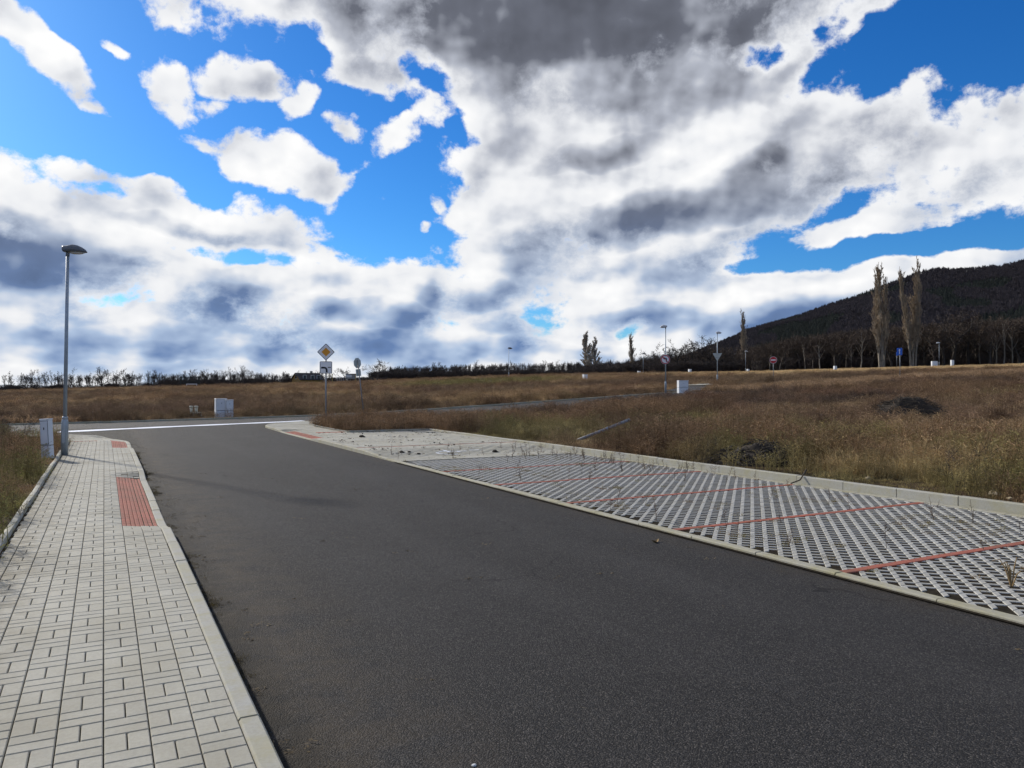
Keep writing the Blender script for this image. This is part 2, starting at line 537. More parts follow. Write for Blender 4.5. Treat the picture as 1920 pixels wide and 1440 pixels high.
M['soil'] = simple_mat('dark_soil', (0.030, 0.025, 0.018), rough=0.95, var=0.5, scale=14.0, bump=0.6, bscale=40, spec=0.02)

def asphalt_mat(name, base, dirt=False):
    m, T, b = new_mat(name)
    g = T.new('ShaderNodeNewGeometry')
    pos = g.outputs['Position']
    sx = T.new('ShaderNodeSeparateXYZ'); T.l.new(pos, sx.inputs[0])
    st = T.new('ShaderNodeMapping'); T.l.new(pos, st.inputs['Vector']); st.inputs['Scale'].default_value = (1.0, 0.28, 1.0)
    big = T.noise(st.outputs[0], 0.75, 6.0, 0.62)
    c = T.mix(T.mapr(big, 0.3, 0.7), rgba([v * 0.70 for v in base]), rgba([v * 1.30 for v in base]))
    patch = T.noise(pos, 2.2, 5.0, 0.65)
    c = T.mix(T.mapr(patch, 0.42, 0.72, 0.0, 0.5), c, rgba([v * 0.60 for v in base]))
    if dirt:      # wheel paths polished paler, a paving seam down the middle
        lane = T.math('COSINE', T.math('MULTIPLY', T.math('SUBTRACT', sx.outputs[0], 1.95), 4.65))
        lane = T.math('MULTIPLY', T.mapr(lane, 0.0, 1.0, 0.0, 0.30), T.mapr(big, 0.35, 0.6))
        c = T.mix(lane, c, rgba([v * 1.75 for v in base]))
        wob = T.math('MULTIPLY_ADD', T.noise(pos, 1.1, 3.0), 0.10, -0.05)
        seam = T.math('ABSOLUTE', T.math('SUBTRACT', T.math('ADD', sx.outputs[0], wob), 3.42))
        seam = T.math('MULTIPLY', T.mapr(seam, 0.006, 0.022, 0.55, 0.0), T.mapr(T.noise(pos, 2.0, 4.0), 0.42, 0.6))
        c = T.mix(seam, c, rgba([v * 0.25 for v in base]))
    vo = T.new('ShaderNodeTexVoronoi')
    T.put(vo.inputs['Vector'], pos)
    vo.inputs['Scale'].default_value = 110.0
    sep = T.new('ShaderNodeSeparateColor'); T.l.new(vo.outputs['Color'], sep.inputs[0])
    grit = T.math('POWER', sep.outputs[0], 3.0)
    c = T.mix(T.math('MULTIPLY', grit, 0.9), c, rgba([base[0] * 3.3, base[1] * 3.1, base[2] * 2.85]))
    c = T.mix(T.mapr(sep.outputs[1], 0.0, 0.45, 0.75, 0.0), c, rgba([v * 0.25 for v in base]))
    dark = T.mapr(vo.outputs['Distance'], 0.30, 0.75, 0.0, 0.8)
    c = T.mix(dark, c, rgba([v * 0.22 for v in base]))
    # fine cracks here and there
    wn = T.vmath('ADD', pos, T.vmath('SCALE', T.noise(pos, 3.0, 4.0, out=1), 0.5))
    cr = T.new('ShaderNodeTexVoronoi', feature='DISTANCE_TO_EDGE'); T.put(cr.inputs['Vector'], wn); cr.inputs['Scale'].default_value = 0.42
    crk = T.math('MULTIPLY', T.mapr(cr.outputs['Distance'], 0.002, 0.007, 0.8, 0.0), T.mapr(T.noise(pos, 0.35, 3.0), 0.54, 0.62))
    c = T.mix(crk, c, rgba([v * 0.2 for v in base]))
    if dirt:   # sandy dirt washed against the kerbs
        dn = T.noise(pos, 3.2, 6.0, 0.68)
        near = T.mapr(sx.outputs[0], 0.72, 1.95, 1.0, 0.0)
        near = T.math('MULTIPLY', near, T.mapr(dn, 0.34, 0.66, 0.0, 0.75))
        c = T.mix(near, c, (0.088, 0.068, 0.044, 1))
        moss = T.mapr(sx.outputs[0], 0.72, 1.05, 1.0, 0.0)
        moss = T.math('MULTIPLY', moss, T.mapr(T.noise(pos, 9.0, 5.0, 0.7), 0.30, 0.50, 0.0, 0.95))
        c = T.mix(moss, c, (0.014, 0.012, 0.008, 1))
        far = T.mapr(sx.outputs[0], 5.5, 6.05, 0.0, 1.0)
        far = T.math('MULTIPLY', far, T.mapr(dn, 0.38, 0.66, 0.0, 0.7))
        c = T.mix(far, c, (0.050, 0.040, 0.027, 1))
    T.put(b.inputs['Base Color'], c)
    b.inputs['Roughness'].default_value = 0.82
    b.inputs['Specular IOR Level'].default_value = 0.15
    bp = T.new('ShaderNodeBump')
    bp.inputs['Strength'].default_value = 0.9
    bp.inputs['Distance'].default_value = 0.008
    T.put(bp.inputs['Height'], T.math('SUBTRACT', T.math('MULTIPLY', T.noise(pos, 190.0, 2.0), 0.6), vo.outputs['Distance']))
    T.l.new(bp.outputs[0], b.inputs['Normal'])
    return m
M['asphalt'] = asphalt_mat('asphalt', (0.042, 0.0405, 0.0395), True)
M['asphalt_far'] = asphalt_mat('asphalt_worn', (0.070, 0.067, 0.064))
M['pale_band'] = simple_mat('near_white_band', (0.80, 0.82, 0.86), rough=0.5, var=0.10, scale=5.0)
M['galv'] = simple_mat('galvanised_steel', (0.30, 0.345, 0.39), rough=0.5, metal=0.35, var=0.10, scale=9.0)
M['galv_dark'] = simple_mat('weathered_steel_tube', (0.21, 0.22, 0.235), rough=0.55, metal=0.3, var=0.18, scale=9.0)
M['lamp_head'] = simple_mat('lamp_housing_grey', (0.12, 0.13, 0.145), rough=0.5, var=0.1)
M['lamp_pale'] = simple_mat('lamp_housing_pale', (0.48, 0.49, 0.50), rough=0.45, var=0.1)
M['lens'] = simple_mat('lamp_lens', (0.62, 0.63, 0.62), rough=0.15, var=0.03, spec=0.6)
M['cab'] = simple_mat('cabinet_plastic', (0.60, 0.62, 0.65), rough=0.5, var=0.06, scale=4.0)
M['cab_white'] = simple_mat('cabinet_white_plastic', (0.74, 0.75, 0.75), rough=0.5, var=0.05, scale=4.0)
M['gap'] = simple_mat('dark_gap', (0.03, 0.032, 0.035), rough=0.8)
M['beige'] = simple_mat('beige_plastic', (0.50, 0.47, 0.36), rough=0.6)
M['sign_back'] = simple_mat('sign_back_aluminium', (0.36, 0.39, 0.38), rough=0.45, metal=0.3, var=0.08)
M['sign_white'] = simple_mat('sign_white', (0.72, 0.73, 0.75), rough=0.4, var=0.03)
M['sign_dark'] = simple_mat('sign_dark_edge', (0.035, 0.045, 0.065), rough=0.5)
M['sign_amber'] = simple_mat('sign_amber', (0.62, 0.27, 0.015), rough=0.4, var=0.03)
M['sign_black'] = simple_mat('sign_black', (0.012, 0.012, 0.014), rough=0.5)
M['sign_red'] = simple_mat('sign_red', (0.44, 0.025, 0.035), rough=0.4, var=0.04)
M['sign_blue'] = simple_mat('sign_blue', (0.015, 0.115, 0.55), rough=0.4, var=0.04)
M['wood'] = simple_mat('old_timber', (0.24, 0.18, 0.12), rough=0.85, var=0.3, scale=8.0)
M['stone'] = simple_mat('pale_stone', (0.28, 0.23, 0.15), rough=0.9, var=0.25, scale=10.0, bump=0.4)

# ================================================================== setting: ground, roads, pavements, parking bays
def near_y(x): return 36.7 + 0.09 * np.asarray(x, float)
def far_y(x): return 44.3 + 0.10 * np.asarray(x, float)
def paved(x, y, g=0.0):
    """True on roads and pavements; g > 0 widens them"""
    x = np.asarray(x, float); y = np.asarray(y, float)
    a = (x > -1.0 - g) & (x < 11.23 + g) & (y < 28.0 + g) & (y > -10)
    b = (x > -1.0 - g) & (x < 7.98 + g) & (y >= 27) & (y < 34)
    inner = np.where(x > 24, near_y(x) - 0.3, 35.0 + 0.09 * (x - 9.3))
    c = (y > np.where(x > 9.3, inner, 33.6) - g) & (y < far_y(x) + 0.25 + g) & (x > -1.0 - g) & (x < 43)
    c &= ~((x > 7.98 + g) & (x < 9.3) & (y > 33) & (np.hypot(x - 9.3, y - 33.6) < 1.32 - g))
    l = (x <= -1.0 - g) & (y > 27) & (y < far_y(x) + 0.25 + g) & (x > -95) & ((np.hypot(x + 5.3, y - 27) > 4.3 - g) | (x < -5.3)) & ((x > -5.3) | (y > 31.3 - g))
    xc, d = w2cam(x, y)
    return a | b | c | l | (side_band(x, y, g) if g >= 0 else False)
# the side road that leaves the cross road far to the right
SIDE = [at(1275, 63), at(1325, 73.0), at(1400, 76.0), at(1510, 77.0)]
def side_band(x, y, g=0.0, hw=1.6):
    m = np.zeros(np.shape(x), bool)
    for p, q in zip(SIDE[:-1], SIDE[1:]):
        ax, ay = q.x - p.x, q.y - p.y
        L2 = ax * ax + ay * ay
        t = np.clip(((x - p.x) * ax + (y - p.y) * ay) / L2, 0, 1)
        m |= np.hypot(x - p.x - t * ax, y - p.y - t * ay) < hw + g
    return m
def road_z(x, y):
    k = sstep(y, 27, 38)
    return -0.10 * (1 - k) + (tz(x, y) - 0.05) * k

def axis(lo, hi, step, far, growth=1.09):
    a = list(np.arange(lo, hi + 1e-6, step))
    s, v = step, a[-1]
    while v < far:
        s *= growth; v += s; a.append(v)
    s, v, b = step, a[0], []
    while v > -far:
        s *= growth; v -= s; b.append(v)
    return np.array(b[::-1] + a)
def grid_mesh(name, xs, ys, zf, mats, smooth=True):
    X, Y = np.meshgrid(xs, ys, indexing='ij')
    Z = zf(X, Y)
    V = np.stack([X, Y, Z], -1).reshape(-1, 3)
    nx, ny = len(xs), len(ys)
    i, j = np.meshgrid(np.arange(nx - 1), np.arange(ny - 1), indexing='ij')
    k = (i * ny + j).ravel()
    F = np.stack([k, k + ny, k + ny + 1, k + 1], -1)
    return np_mesh(name, V, F, mats, smooth)

def ground_mat():
    m, T, b = new_mat('field_soil_and_thatch')
    g = T.new('ShaderNodeNewGeometry')
    pos = g.outputs['Position']
    n1 = T.noise(pos, 0.16, 6.0, 0.62)
    n2 = T.noise(pos, 1.4, 6.0, 0.68)
    n3 = T.noise(pos, 11.0, 5.0, 0.7)
    dry = T.mix(T.mapr(n2, 0.3, 0.7), (0.060, 0.040, 0.022, 1), (0.150, 0.098, 0.050, 1))
    grn = T.mix(T.mapr(n2, 0.3, 0.7), (0.040, 0.046, 0.016, 1), (0.090, 0.088, 0.034, 1))
    c = T.mix(T.mapr(n1, 0.52, 0.66, 0.0, 0.7), dry, grn)
    c = T.mix(T.mapr(n3, 0.3, 0.65, 0.75, 0.0), c, (0.020, 0.015, 0.010, 1))
    T.put(b.inputs['Base Color'], c)
    b.inputs['Roughness'].default_value = 0.95
    b.inputs['Specular IOR Level'].default_value = 0.1
    bp = T.new('ShaderNodeBump')
    bp.inputs['Strength'].default_value = 0.9
    bp.inputs['Distance'].default_value = 0.12
    T.put(bp.inputs['Height'], n3)
    T.l.new(bp.outputs[0], b.inputs['Normal'])
    return m
M['ground'] = ground_mat()

def ground_z(X, Y):
    z = tz(X, Y)
    u = (np.sin(X * 0.7 + 1.3 * np.sin(Y * 0.31)) * np.sin(Y * 0.53 + 0.7 * np.sin(X * 0.23)))
    z = z + 0.05 * u * sstep(np.hypot(X - 5, Y - 14), 16, 30)
    return z - 0.40 * paved(X, Y, -0.14)
gx = axis(-4, 15, 0.22, 4000); gy = axis(-4, 50, 0.30, 4000)
o = link('ground', grid_mesh('ground', gx, gy, ground_z, [M['ground']]))
tag(o, 'brown winter field of dry grass and bare soil rising gently towards the hill', None, None, 'structure')

# ---- main road and cross road
xs1 = np.linspace(0.62, 6.10, 16); ys1 = np.arange(-8, 27.01, 0.5)
me = grid_mesh('road', xs1, ys1, lambda X, Y: -0.10 + 0.0 * X + 0.008 * np.sin(Y * 0.35) * np.sin((X - 0.6) / 5.5 * math.pi), [M['asphalt']])
road = link('road', me)
tag(road, 'dark grey asphalt street running up to the junction', None, None, 'structure')
xs2 = np.linspace(-7, 13, 41)
V, F = [], []
nv = 24
for i, x in enumerate(xs2):
    y1 = float(near_y(x))
    for j in range(nv + 1):
        y = 27.0 + (y1 - 27.0) * j / nv
        V.append((x, y, float(road_z(x, y))))
for i in range(len(xs2) - 1):
    for j in range(nv):
        k = i * (nv + 1) + j
        F.append((k, k + nv + 1, k + nv + 2, k + 1))
link('road_mouth', np_mesh('road_mouth', V, F, [M['asphalt']], True), None, road)
V, F = [], []
xs3 = np.arange(-95, 43.5, 1.0); nv = 6
for x in xs3:
    y0 = float(near_y(x)) if x > -6.9 else 32.95
    y0 = y0 if x > -7 else 33.0
    for j in range(nv + 1):
        y = y0 + (float(far_y(x)) - y0) * j / nv
        V.append((x, y, float(road_z(x, y)) + 0.004))
for i in range(len(xs3) - 1):
    for j in range(nv):
        k = i * (nv + 1) + j
        F.append((k, k + nv + 1, k + nv + 2, k + 1))
cross = link('cross_road', np_mesh('cross_road', V, F, [M['asphalt_far']], True))
tag(cross, 'pale worn asphalt cross road beyond the junction', None, None, 'structure')
# flat bluish-white band running diagonally over the junction mouth
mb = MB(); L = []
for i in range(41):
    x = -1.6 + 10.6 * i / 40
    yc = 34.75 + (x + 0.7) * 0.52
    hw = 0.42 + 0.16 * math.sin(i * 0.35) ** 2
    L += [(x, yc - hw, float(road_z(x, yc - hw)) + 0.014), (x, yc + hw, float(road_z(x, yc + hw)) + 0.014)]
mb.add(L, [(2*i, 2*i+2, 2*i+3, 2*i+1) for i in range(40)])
mb.build('junction_band', M['pale_band'], road)
# low kerb on the far side of the cross road, stone by stone where it shows
def kerb_run(name, pts, w, ztop, zbot, mat, parent, length=1.0, round_top=False, gap=0.012, start=0.0):
    """kerb stones laid end to end along a polyline of (x, y); w offsets to the left; ztop(x, y) gives the top"""
    P = [Vector(p) for p in pts]
    seg = [0.0]
    for a, b in zip(P[:-1], P[1:]): seg.append(seg[-1] + (b - a).length)
    def pt(s):
        s = min(max(s, 0), seg[-1])
        for i in range(len(P) - 1):
            if s <= seg[i+1] + 1e-9:
                t = (s - seg[i]) / max(seg[i+1] - seg[i], 1e-9)
                return P[i].lerp(P[i+1], t)
        return P[-1]
    out = []
    s = start
    while s < seg[-1] - 0.05:
        e = min(s + length, seg[-1])
        n = 2 if (pt((s+e)/2) - (pt(s) + pt(e)) / 2).length < 0.004 else 4
        prof = []
        for i in range(n + 1):
            q = s + gap / 2 + (e - s - gap) * i / n
            c = pt(q); t = (pt(min(q + 0.05, seg[-1])) - pt(max(q - 0.05, 0)))
            t = t.normalized(); nrm = Vector((-t.y, t.x))
            jz = 0.004 * math.sin(s * 7.7)
            c = c + nrm * (0.004 * math.sin(s * 5.3 + 1.0))
            z = ztop(c.x, c.y) + jz
            bv = 0.012 if not round_top else 0.022
            ring = []
            if round_top:
                prof_w = [(0, zbot), (0, z - 0.03), (0.012, z - 0.008), (w * 0.5, z), (w - 0.012, z - 0.008), (w, z - 0.03), (w, zbot)]
            else:
                prof_w = [(0, zbot), (0, z - bv), (bv, z), (w - bv, z), (w, z - bv), (w, zbot)]
            for off, zz in prof_w:
                p = c + nrm * off
                ring.append((p.x, p.y, zz))
            prof.append(ring)
        mb = MB(); m = len(prof[0])
        vs = [v for r in prof for v in r]
        fs = []
        for i in range(n):
            for k in range(m - 1):
                fs.append((i*m+k, (i+1)*m+k, (i+1)*m+k+1, i*m+k+1))
        fs.append(tuple(range(m))); fs.append(tuple(n*m + k for k in range(m - 1, -1, -1)))
        mb.add(vs, [f[::-1] for f in fs])
        out.append(mb.build(name, mat, parent))
        s = e
    return out
far_pts = [(x, float(far_y(x))) for x in np.arange(-12, 43, 2.0)]
kerb_run('kerb_stone', far_pts, 0.15, lambda x, y: float(road_z(x, y)) + 0.09, -0.6, M['kerb_mossy'], cross, length=2.0)

# ---- left pavement
SC = 27.0
def lp(s, c):
    """left pavement: arc length and offset to the side -> x, y, turn"""
    if s <= SC: return c, s, 0.0
    ph = (s - SC) / 5.2
    if ph <= math.pi / 2:
        r = c + 5.3
        return -5.3 + r * math.cos(ph), SC + r * math.sin(ph), ph
    e = s - SC - 5.2 * math.pi / 2
    return -5.3 - e, SC + c + 5.3, math.pi / 2
def drop(s):
    d1 = float(sstep(s, 10.0, 10.75) - sstep(s, 16.25, 17.1))
    d2 = float(sstep(s, 23.7, 24.4) - sstep(s, 29.0, 30.0))
    return d1 + d2
def pz(s, c):
    return -0.075 * drop(s) * min(max((c - 0.05) / 0.5, 0), 1)
def inframe(x, y, z=0.0, m=30):
    xc, d = w2cam(x, y)
    if d < 0.5: return False
    px, py = 960 + xc / d * FPX, HOR - (z - EYE) / d * FPX
    return -m < px < 1920 + m and py < 1440 + m

pav = MB()
for s0, s1, n in ((-2, 27, 58), (27, 35.168, 24), (35.168, 60, 30)):
    for i in range(n):
        a, b = s0 + (s1 - s0) * i / n, s0 + (s1 - s0) * (i + 1) / n
        q = [(*lp(a, -0.95)[:2], pz(a, -0.95) - 0.016), (*lp(a, 0.05)[:2], pz(a, 0.05) - 0.016), (*lp(a, 0.62)[:2], pz(a, 0.62) - 0.016)]
        r = [(*lp(b, -0.95)[:2], pz(b, -0.95) - 0.016), (*lp(b, 0.05)[:2], pz(b, 0.05) - 0.016), (*lp(b, 0.62)[:2], pz(b, 0.62) - 0.016)]
        pav.add(q + r, [(0, 1, 4, 3), (1, 2, 5, 4)])
pavement = pav.build('pavement', M['sand'])
tag(pavement, 'pale grey block-paved footpath beside the street lamp', None, None, 'structure')

def paver_mesh(name, w, l, h=0.05, bev=0.005):
    mb = MB()
    mb.prism([(-w/2, -l/2), (w/2, -l/2), (w/2, l/2), (-w/2, l/2)], -h, 0.0, bev)
    return mb.mesh(name)
JG = 0.0055
pm_len = paver_mesh('paver', 0.1 - JG, 0.2 - JG)
pm_half = paver_mesh('paver_cut', 0.12 - JG, 0.1 - JG)
for m_ in (pm_len, pm_half): m_.materials.append(M['paver'])

def lay(parent, items, mats_by_kind, field_name, limit=300, piece='paver'):
    """items: (distance, x, y, z, turn, slope about local y, kind); the 300 that show largest become objects, the rest one part"""
    items.sort(key=lambda t: t[0])
    single = [t for t in items if t[0] < 1e6][:limit]
    rest = items[limit:] if len(items) > limit else []
    ids = set(id(t) for t in single)
    rest = [t for t in items if id(t) not in ids]
    for (d_, x, y, z, th, sl, me_) in single:
        o_ = link(piece, me_, None, parent, (x, y, z))
        o_.rotation_euler = (sl * math.sin(th) + random.gauss(0, 0.005), sl * math.cos(th) + random.gauss(0, 0.006), th + random.gauss(0, 0.002))
    if rest:
        by = {}
        for t in rest: by.setdefault(t[6].name, []).append(t)
        allV, allF, base = [], {}, 0
        Vs, quads, ngons, offs = [], [], [], 0
        mats = []
        for nm, L_ in by.items():
            me_ = L_[0][6]
            co = np.empty(len(me_.vertices) * 3); me_.vertices.foreach_get('co', co); co = co.reshape(-1, 3)
            faces = [tuple(p.vertices) for p in me_.polygons]
            arr = np.array([(t[1], t[2], t[3] + random.uniform(-0.0022, 0.0022), t[4], t[5]) for t in L_])
            cs, sn = np.cos(arr[:, 3])[:, None], np.sin(arr[:, 3])[:, None]
            X = co[None, :, 0] * cs - co[None, :, 1] * sn + arr[:, 0:1]
            Y = co[None, :, 0] * sn + co[None, :, 1] * cs + arr[:, 1:2]
            Z = co[None, :, 2] - (X - arr[:, 0:1]) * np.tan(arr[:, 4:5]) + arr[:, 2:3]
            Vs.append(np.stack([X, Y, Z], -1).reshape(-1, 3))
            nvv = len(co)
            for k in range(len(L_)):
                b_ = offs + k * nvv
                ngons.extend([tuple(b_ + i for i in f) for f in faces])
            offs += nvv * len(L_)
        V_ = np.concatenate(Vs)
        me2 = bpy.data.meshes.new(field_name)
        me2.from_pydata(V_.tolist(), [], ngons)
        me2.materials.append(mats_by_kind)
        o_ = link(field_name, me2, None, parent)
        o_['kind'] = 'stuff'

items, reds = [], []
def dist2(x, y): return math.hypot(x, y) if inframe(x, y) else 1e6 + math.hypot(x, y)
def slope(s, c):
    return math.atan2(-(pz(s, c + 0.05) - pz(s, c - 0.05)), 0.1)
for i in range(-6, 250):
    s = i * 0.2 + 0.1
    for j in range(-5, 3):
        c0 = j * 0.2
        red = (j >= 1 and (10.6 < s < 16.4 or 24.4 < s < 27.6)) or (27.15 < s < 27.45 and j <= -2)
        if red: continue
        if (i + j) % 2 == 0:
            for k in (0, 1):
                c = c0 + 0.05 + 0.1 * k
                if c < -0.92: continue
                x, y, th = lp(s, c)
                items.append((dist2(x, y), x, y, pz(s, c), th, slope(s, c), pm_len))
        else:
            for k in (0, 1):
                ss = s - 0.05 + 0.1 * k
                if j == -5:
                    x, y, th = lp(ss, -0.86)
                    items.append((dist2(x, y), x, y, pz(ss, -0.86), th, 0.0, pm_half))
                else:
                    c = c0 + 0.1
                    x, y, th = lp(ss, c)
                    items.append((dist2(x, y), x, y, pz(ss, c), th + math.pi / 2, slope(ss, c), pm_len))
lay(pavement, items, M['paver'], 'paver_field')
# red tactile blocks with a groove down the middle
def tactile_mesh(w=0.1 - JG, l=0.2 - JG):
    mb = MB()
    for sx_ in (-1, 1):
        x0, x1 = (-w/2, -0.006) if sx_ < 0 else (0.006, w/2)
        mb.prism([(x0, -l/2), (x1, -l/2), (x1, l/2), (x0, l/2)], -0.012, 0.0, 0.004)
    mb.prism([(-w/2, -l/2), (w/2, -l/2), (w/2, l/2), (-w/2, l/2)], -0.05, -0.011)
    return mb.mesh('red_paver')
tm = tactile_mesh(); tm.materials.append(M['red_paver'])
tl = []
for (sa, sb) in ((10.6, 16.4), (24.4, 27.6)):
    for k in range(4):
        c = 0.25 + 0.1 * k
        s = sa + 0.1
        while s < sb:
            x, y, th = lp(s, c)
            tl.append((dist2(x, y), x, y, pz(s, c) + 0.002, th, slope(s, c), tm))
            s += 0.2
lay(pavement, tl, M['red_paver'], 'red_paver_field', piece='red_paver')
for k in range(6):
    x, y, th = lp(27.25, -0.88 + 0.13 * k)
    o_ = link('red_paver', tm, None, pavement, (x, y, 0.004)); o_.rotation_euler = (0, 0, th)
# kerbs of the left pavement
lk = [lp(s, 0.605)[:2] for s in list(np.arange(-2, 27, 0.25)) + list(np.linspace(27, 35.168, 40)) + [45]]
def lk_top(x, y):
    s = y if y <= SC else SC + 5.2 * math.atan2(y - SC, x + 5.3)
    if x < -5.3: s = 36
    return pz(s, 0.6) + 0.002
kerb_run('kerb_stone', [p for p in lk][::-1], 0.105, lk_top, -0.3, M['kerb'], pavement, length=1.0)
gk = [lp(s, -0.925)[:2] for s in list(np.arange(-2, 27, 0.5)) + list(np.linspace(27, 35.168, 40)) + [45]]
kerb_run('edging_stone', gk, 0.085, lambda x, y: 0.062 + 0.006 * math.sin(y * 2.1), -0.3, M['kerb'], pavement, length=1.0, round_top=True, gap=0.010)

# ---- parking bays with grass-grid blocks
PKZ = -0.08
def pk_z(a): return PKZ + 0.075 * float(sstep(a, 18.0, 20.2))
mb = MB()
mb.add([(6.0, -6, -0.0875), (11.2, -6, -0.0875), (11.2, 17.35, -0.0875), (6.0, 17.35, -0.0875)], [(0, 1, 2, 3)])
parking = mb.build('parking_bays', M['soil'])
tag(parking, 'row of parking bays paved with grey grass-grid blocks and red dividing lines', None, None, 'structure')
# one Z-shaped grid block: a slanted body with an arm at right angles
w_, h_ = 0.090, 0.048
Zp = [(-h_ - w_/2, -h_), (-h_ + w_/2, -h_), (0.050, 0.002), (0.105, -0.052), (0.149, -0.008), (0.0945, 0.046), (h_ + w_/2 - 0.001, h_), (h_ - w_/2, h_)]
Zp = [(-0.0870, -0.0475), (-0.0120, -0.0475), (0.0500, 0.0145), (0.1110, -0.0465), (0.1405, -0.0170), (0.0790, 0.0445), (0.0820, 0.0475), (0.0080, 0.0475)]
mb = MB(); mb.prism(Zp, -0.06, 0.0, 0.005)
zmesh = mb.mesh('grid_block'); zmesh.materials.append(M['grid_paver'])
gi = []
for jj in range(-60, 174):
    a = jj * 0.1
    if a > 17.2: continue
    off = (jj * 0.1) % 0.2
    for ii in range(26):
        c = 6.22 + off + 0.2 * ii
        if c > 11.0: continue
        gi.append((dist2(c, a), c, a, PKZ, 0.0, 0.0, zmesh))
lay(parking, gi, M['grid_paver'], 'grid_block_field', piece='grid_block')
# red dividing lines
rm = paver_mesh('red_paver', 0.2 - JG, 0.1 - 0.004); rm.materials.append(M['red_paver'])
for a in (0.1, 2.55, 5.03, 7.48, 9.95, 12.4, 14.85):
    for k in range(24):
        c = 6.29 + 0.2 * k
        if not inframe(c, a, -0.08, 60): continue
        o_ = link('red_paver', rm, None, parking, (c, a + random.gauss(0, 0.002), PKZ + 0.006))
        o_.rotation_euler = (0, random.gauss(0, 0.004), random.gauss(0, 0.006))
# pale slab row along the back kerb and along the end of the grid
sm = paver_mesh('edge_slab', 0.15 - 0.004, 0.3 - 0.006); sm.materials.append(M['kerb_mossy'])
for k in range(70):
    a = -3.5 + 0.3 * k
    if inframe(11.02, a, -0.08, 60) and a < 17.3:
        o_ = link('edge_slab', sm, None, parking, (11.025, a, PKZ + 0.008)); o_.rotation_euler = (0, random.gauss(0, 0.004), 0)
# plain paved end of the parking strip and the corner pavement
NEARY = lambda x: float(near_y(x))
def in_corner(x, y):
    if y <= 33.6: out_ok = x >= 6.17
    elif x < 10.05: out_ok = math.hypot(x - 10.05, y - 33.6) <= 3.89
    else: out_ok = y <= NEARY(x) - 0.12
    if not out_ok: return False
    if y < 27.92: return x < 11.08
    if y <= 33.6: return x < 7.9
    if x < 9.3: return math.hypot(x - 9.3, y - 33.6) > 1.40
    return y > 35.0 + 0.09 * (x - 9.3)
def cz_(x, y):
    base = pk_z(y)
    d1 = float(sstep(y, 25.2, 26.0) - sstep(y, 30.6, 31.4))
    base -= 0.07 * d1 * min(max((7.0 - x) / 0.7, 0), 1)
    k = float(sstep(y, 31, 38))
    return base * (1 - k) + (float(road_z(x, y)) + 0.10) * k
bed = MB()
cellx = np.arange(6.1, 26, 0.3); celly = np.arange(17.2, 42, 0.3)
for x in cellx:
    for y in celly:
        if in_corner(x + 0.15, y + 0.15) or in_corner(x, y) or in_corner(x + 0.3, y + 0.3):
            q = [(x, y), (x + 0.3, y), (x + 0.3, y + 0.3), (x, y + 0.3)]
            bed.add([(u, v, cz_(u, v) - 0.018) for u, v in q], [(0, 1, 2, 3)])
corner = bed.build('corner_pavement', M['sand'])
tag(corner, 'pale block-paved corner and plain bay at the end of the parking row', None, None, 'structure')
pm_c = paver_mesh('corner_paver', 0.1 - JG, 0.2 - JG); pm_c.materials.append(M['paver'])
ci = []
for i in range(86, 210):
    y0 = i * 0.2
    for j in range(30, 130):
        x0 = j * 0.2 + 0.17
        if y0 < 17.28: continue
        if not in_corner(x0 + 0.1, y0 + 0.1): continue
        if abs(y0 + 0.1 - 20.9) < 0.11: continue
        if 25.8 < y0 + 0.1 < 30.5 and x0 + 0.1 < 6.58: continue
        if 28.2 < y0 + 0.1 < 28.6 and 6.9 < x0 + 0.1: continue
        for k in (0, 1):
            if (i + j) % 2 == 0: x, y, th = x0 + 0.05 + 0.1 * k, y0 + 0.1, 0.0
            else: x, y, th = x0 + 0.1, y0 + 0.05 + 0.1 * k, math.pi / 2
            ci.append((dist2(x, y), x, y, cz_(x, y), th, 0.0, pm_c))
lay(corner, ci, M['paver'], 'corner_paver_field', piece='corner_paver')
rl = []
for k in range(25):
    for r_ in (0, 1):
        rl.append((1e6, 6.27 + 0.2 * k, 20.85 + 0.1 * r_, cz_(8, 20.9), 0.0, 0.0, rm)) if r_ == 0 else None
for a in np.arange(25.9, 30.5, 0.1):
    for k in (0, 1):
        rl.append((1e6, 6.27 + 0.2 * k, float(a), cz_(6.27 + 0.2 * k, float(a)) + 0.003, 0.0, 0.0, rm))
for a in (28.25, 28.35, 28.45, 28.55):
    for k in range(5):
        rl.append((1e6, 7.0 + 0.2 * k, a, cz_(7.0 + 0.2 * k, a) + 0.003, 0.0, 0.0, rm))
for (d_, x, y, z, th, sl, me_) in rl:
    link('red_paver', rm, None, corner, (x, y, z))
# kerbs round the parking strip and the corner
kerb_run('kerb_stone', [(6.165, a) for a in np.arange(-4, 17.4, 1.0)], 0.115, lambda x, y: PKZ + 0.018, -0.35, M['kerb_mossy'], parking, length=1.0)
arc = [(10.05 - 4.0 * math.cos(t) + 0.115 * math.cos(t), 33.6 + (4.0 - 0.115) * math.sin(t)) for t in np.linspace(0, math.pi / 2, 24)]
kerb_run('kerb_stone', [(6.165, a) for a in np.arange(17.0, 33.61, 0.5)] + arc[1:] + [(x, NEARY(x) - 0.115) for x in np.arange(11, 30, 1.0)], 0.115,
         lambda x, y: cz_(x, y) + 0.006 + 0.012 * (1 - float(sstep(y, 18, 20))), -0.35, M['kerb_mossy'], corner, length=1.0)
kerb_run('kerb_stone', [(11.23, a) for a in np.arange(-4, 28.1, 1.0)], 0.13, lambda x, y: 0.068 - 0.01 * float(sstep(y, 18.8, 20.0)), -0.4, M['kerb'], parking, length=1.0)
kerb_run('kerb_stone', [(7.95, 27.95), (11.09, 27.95)], 0.08, lambda x, y: 0.06, -0.3, M['kerb'], corner, length=1.0)
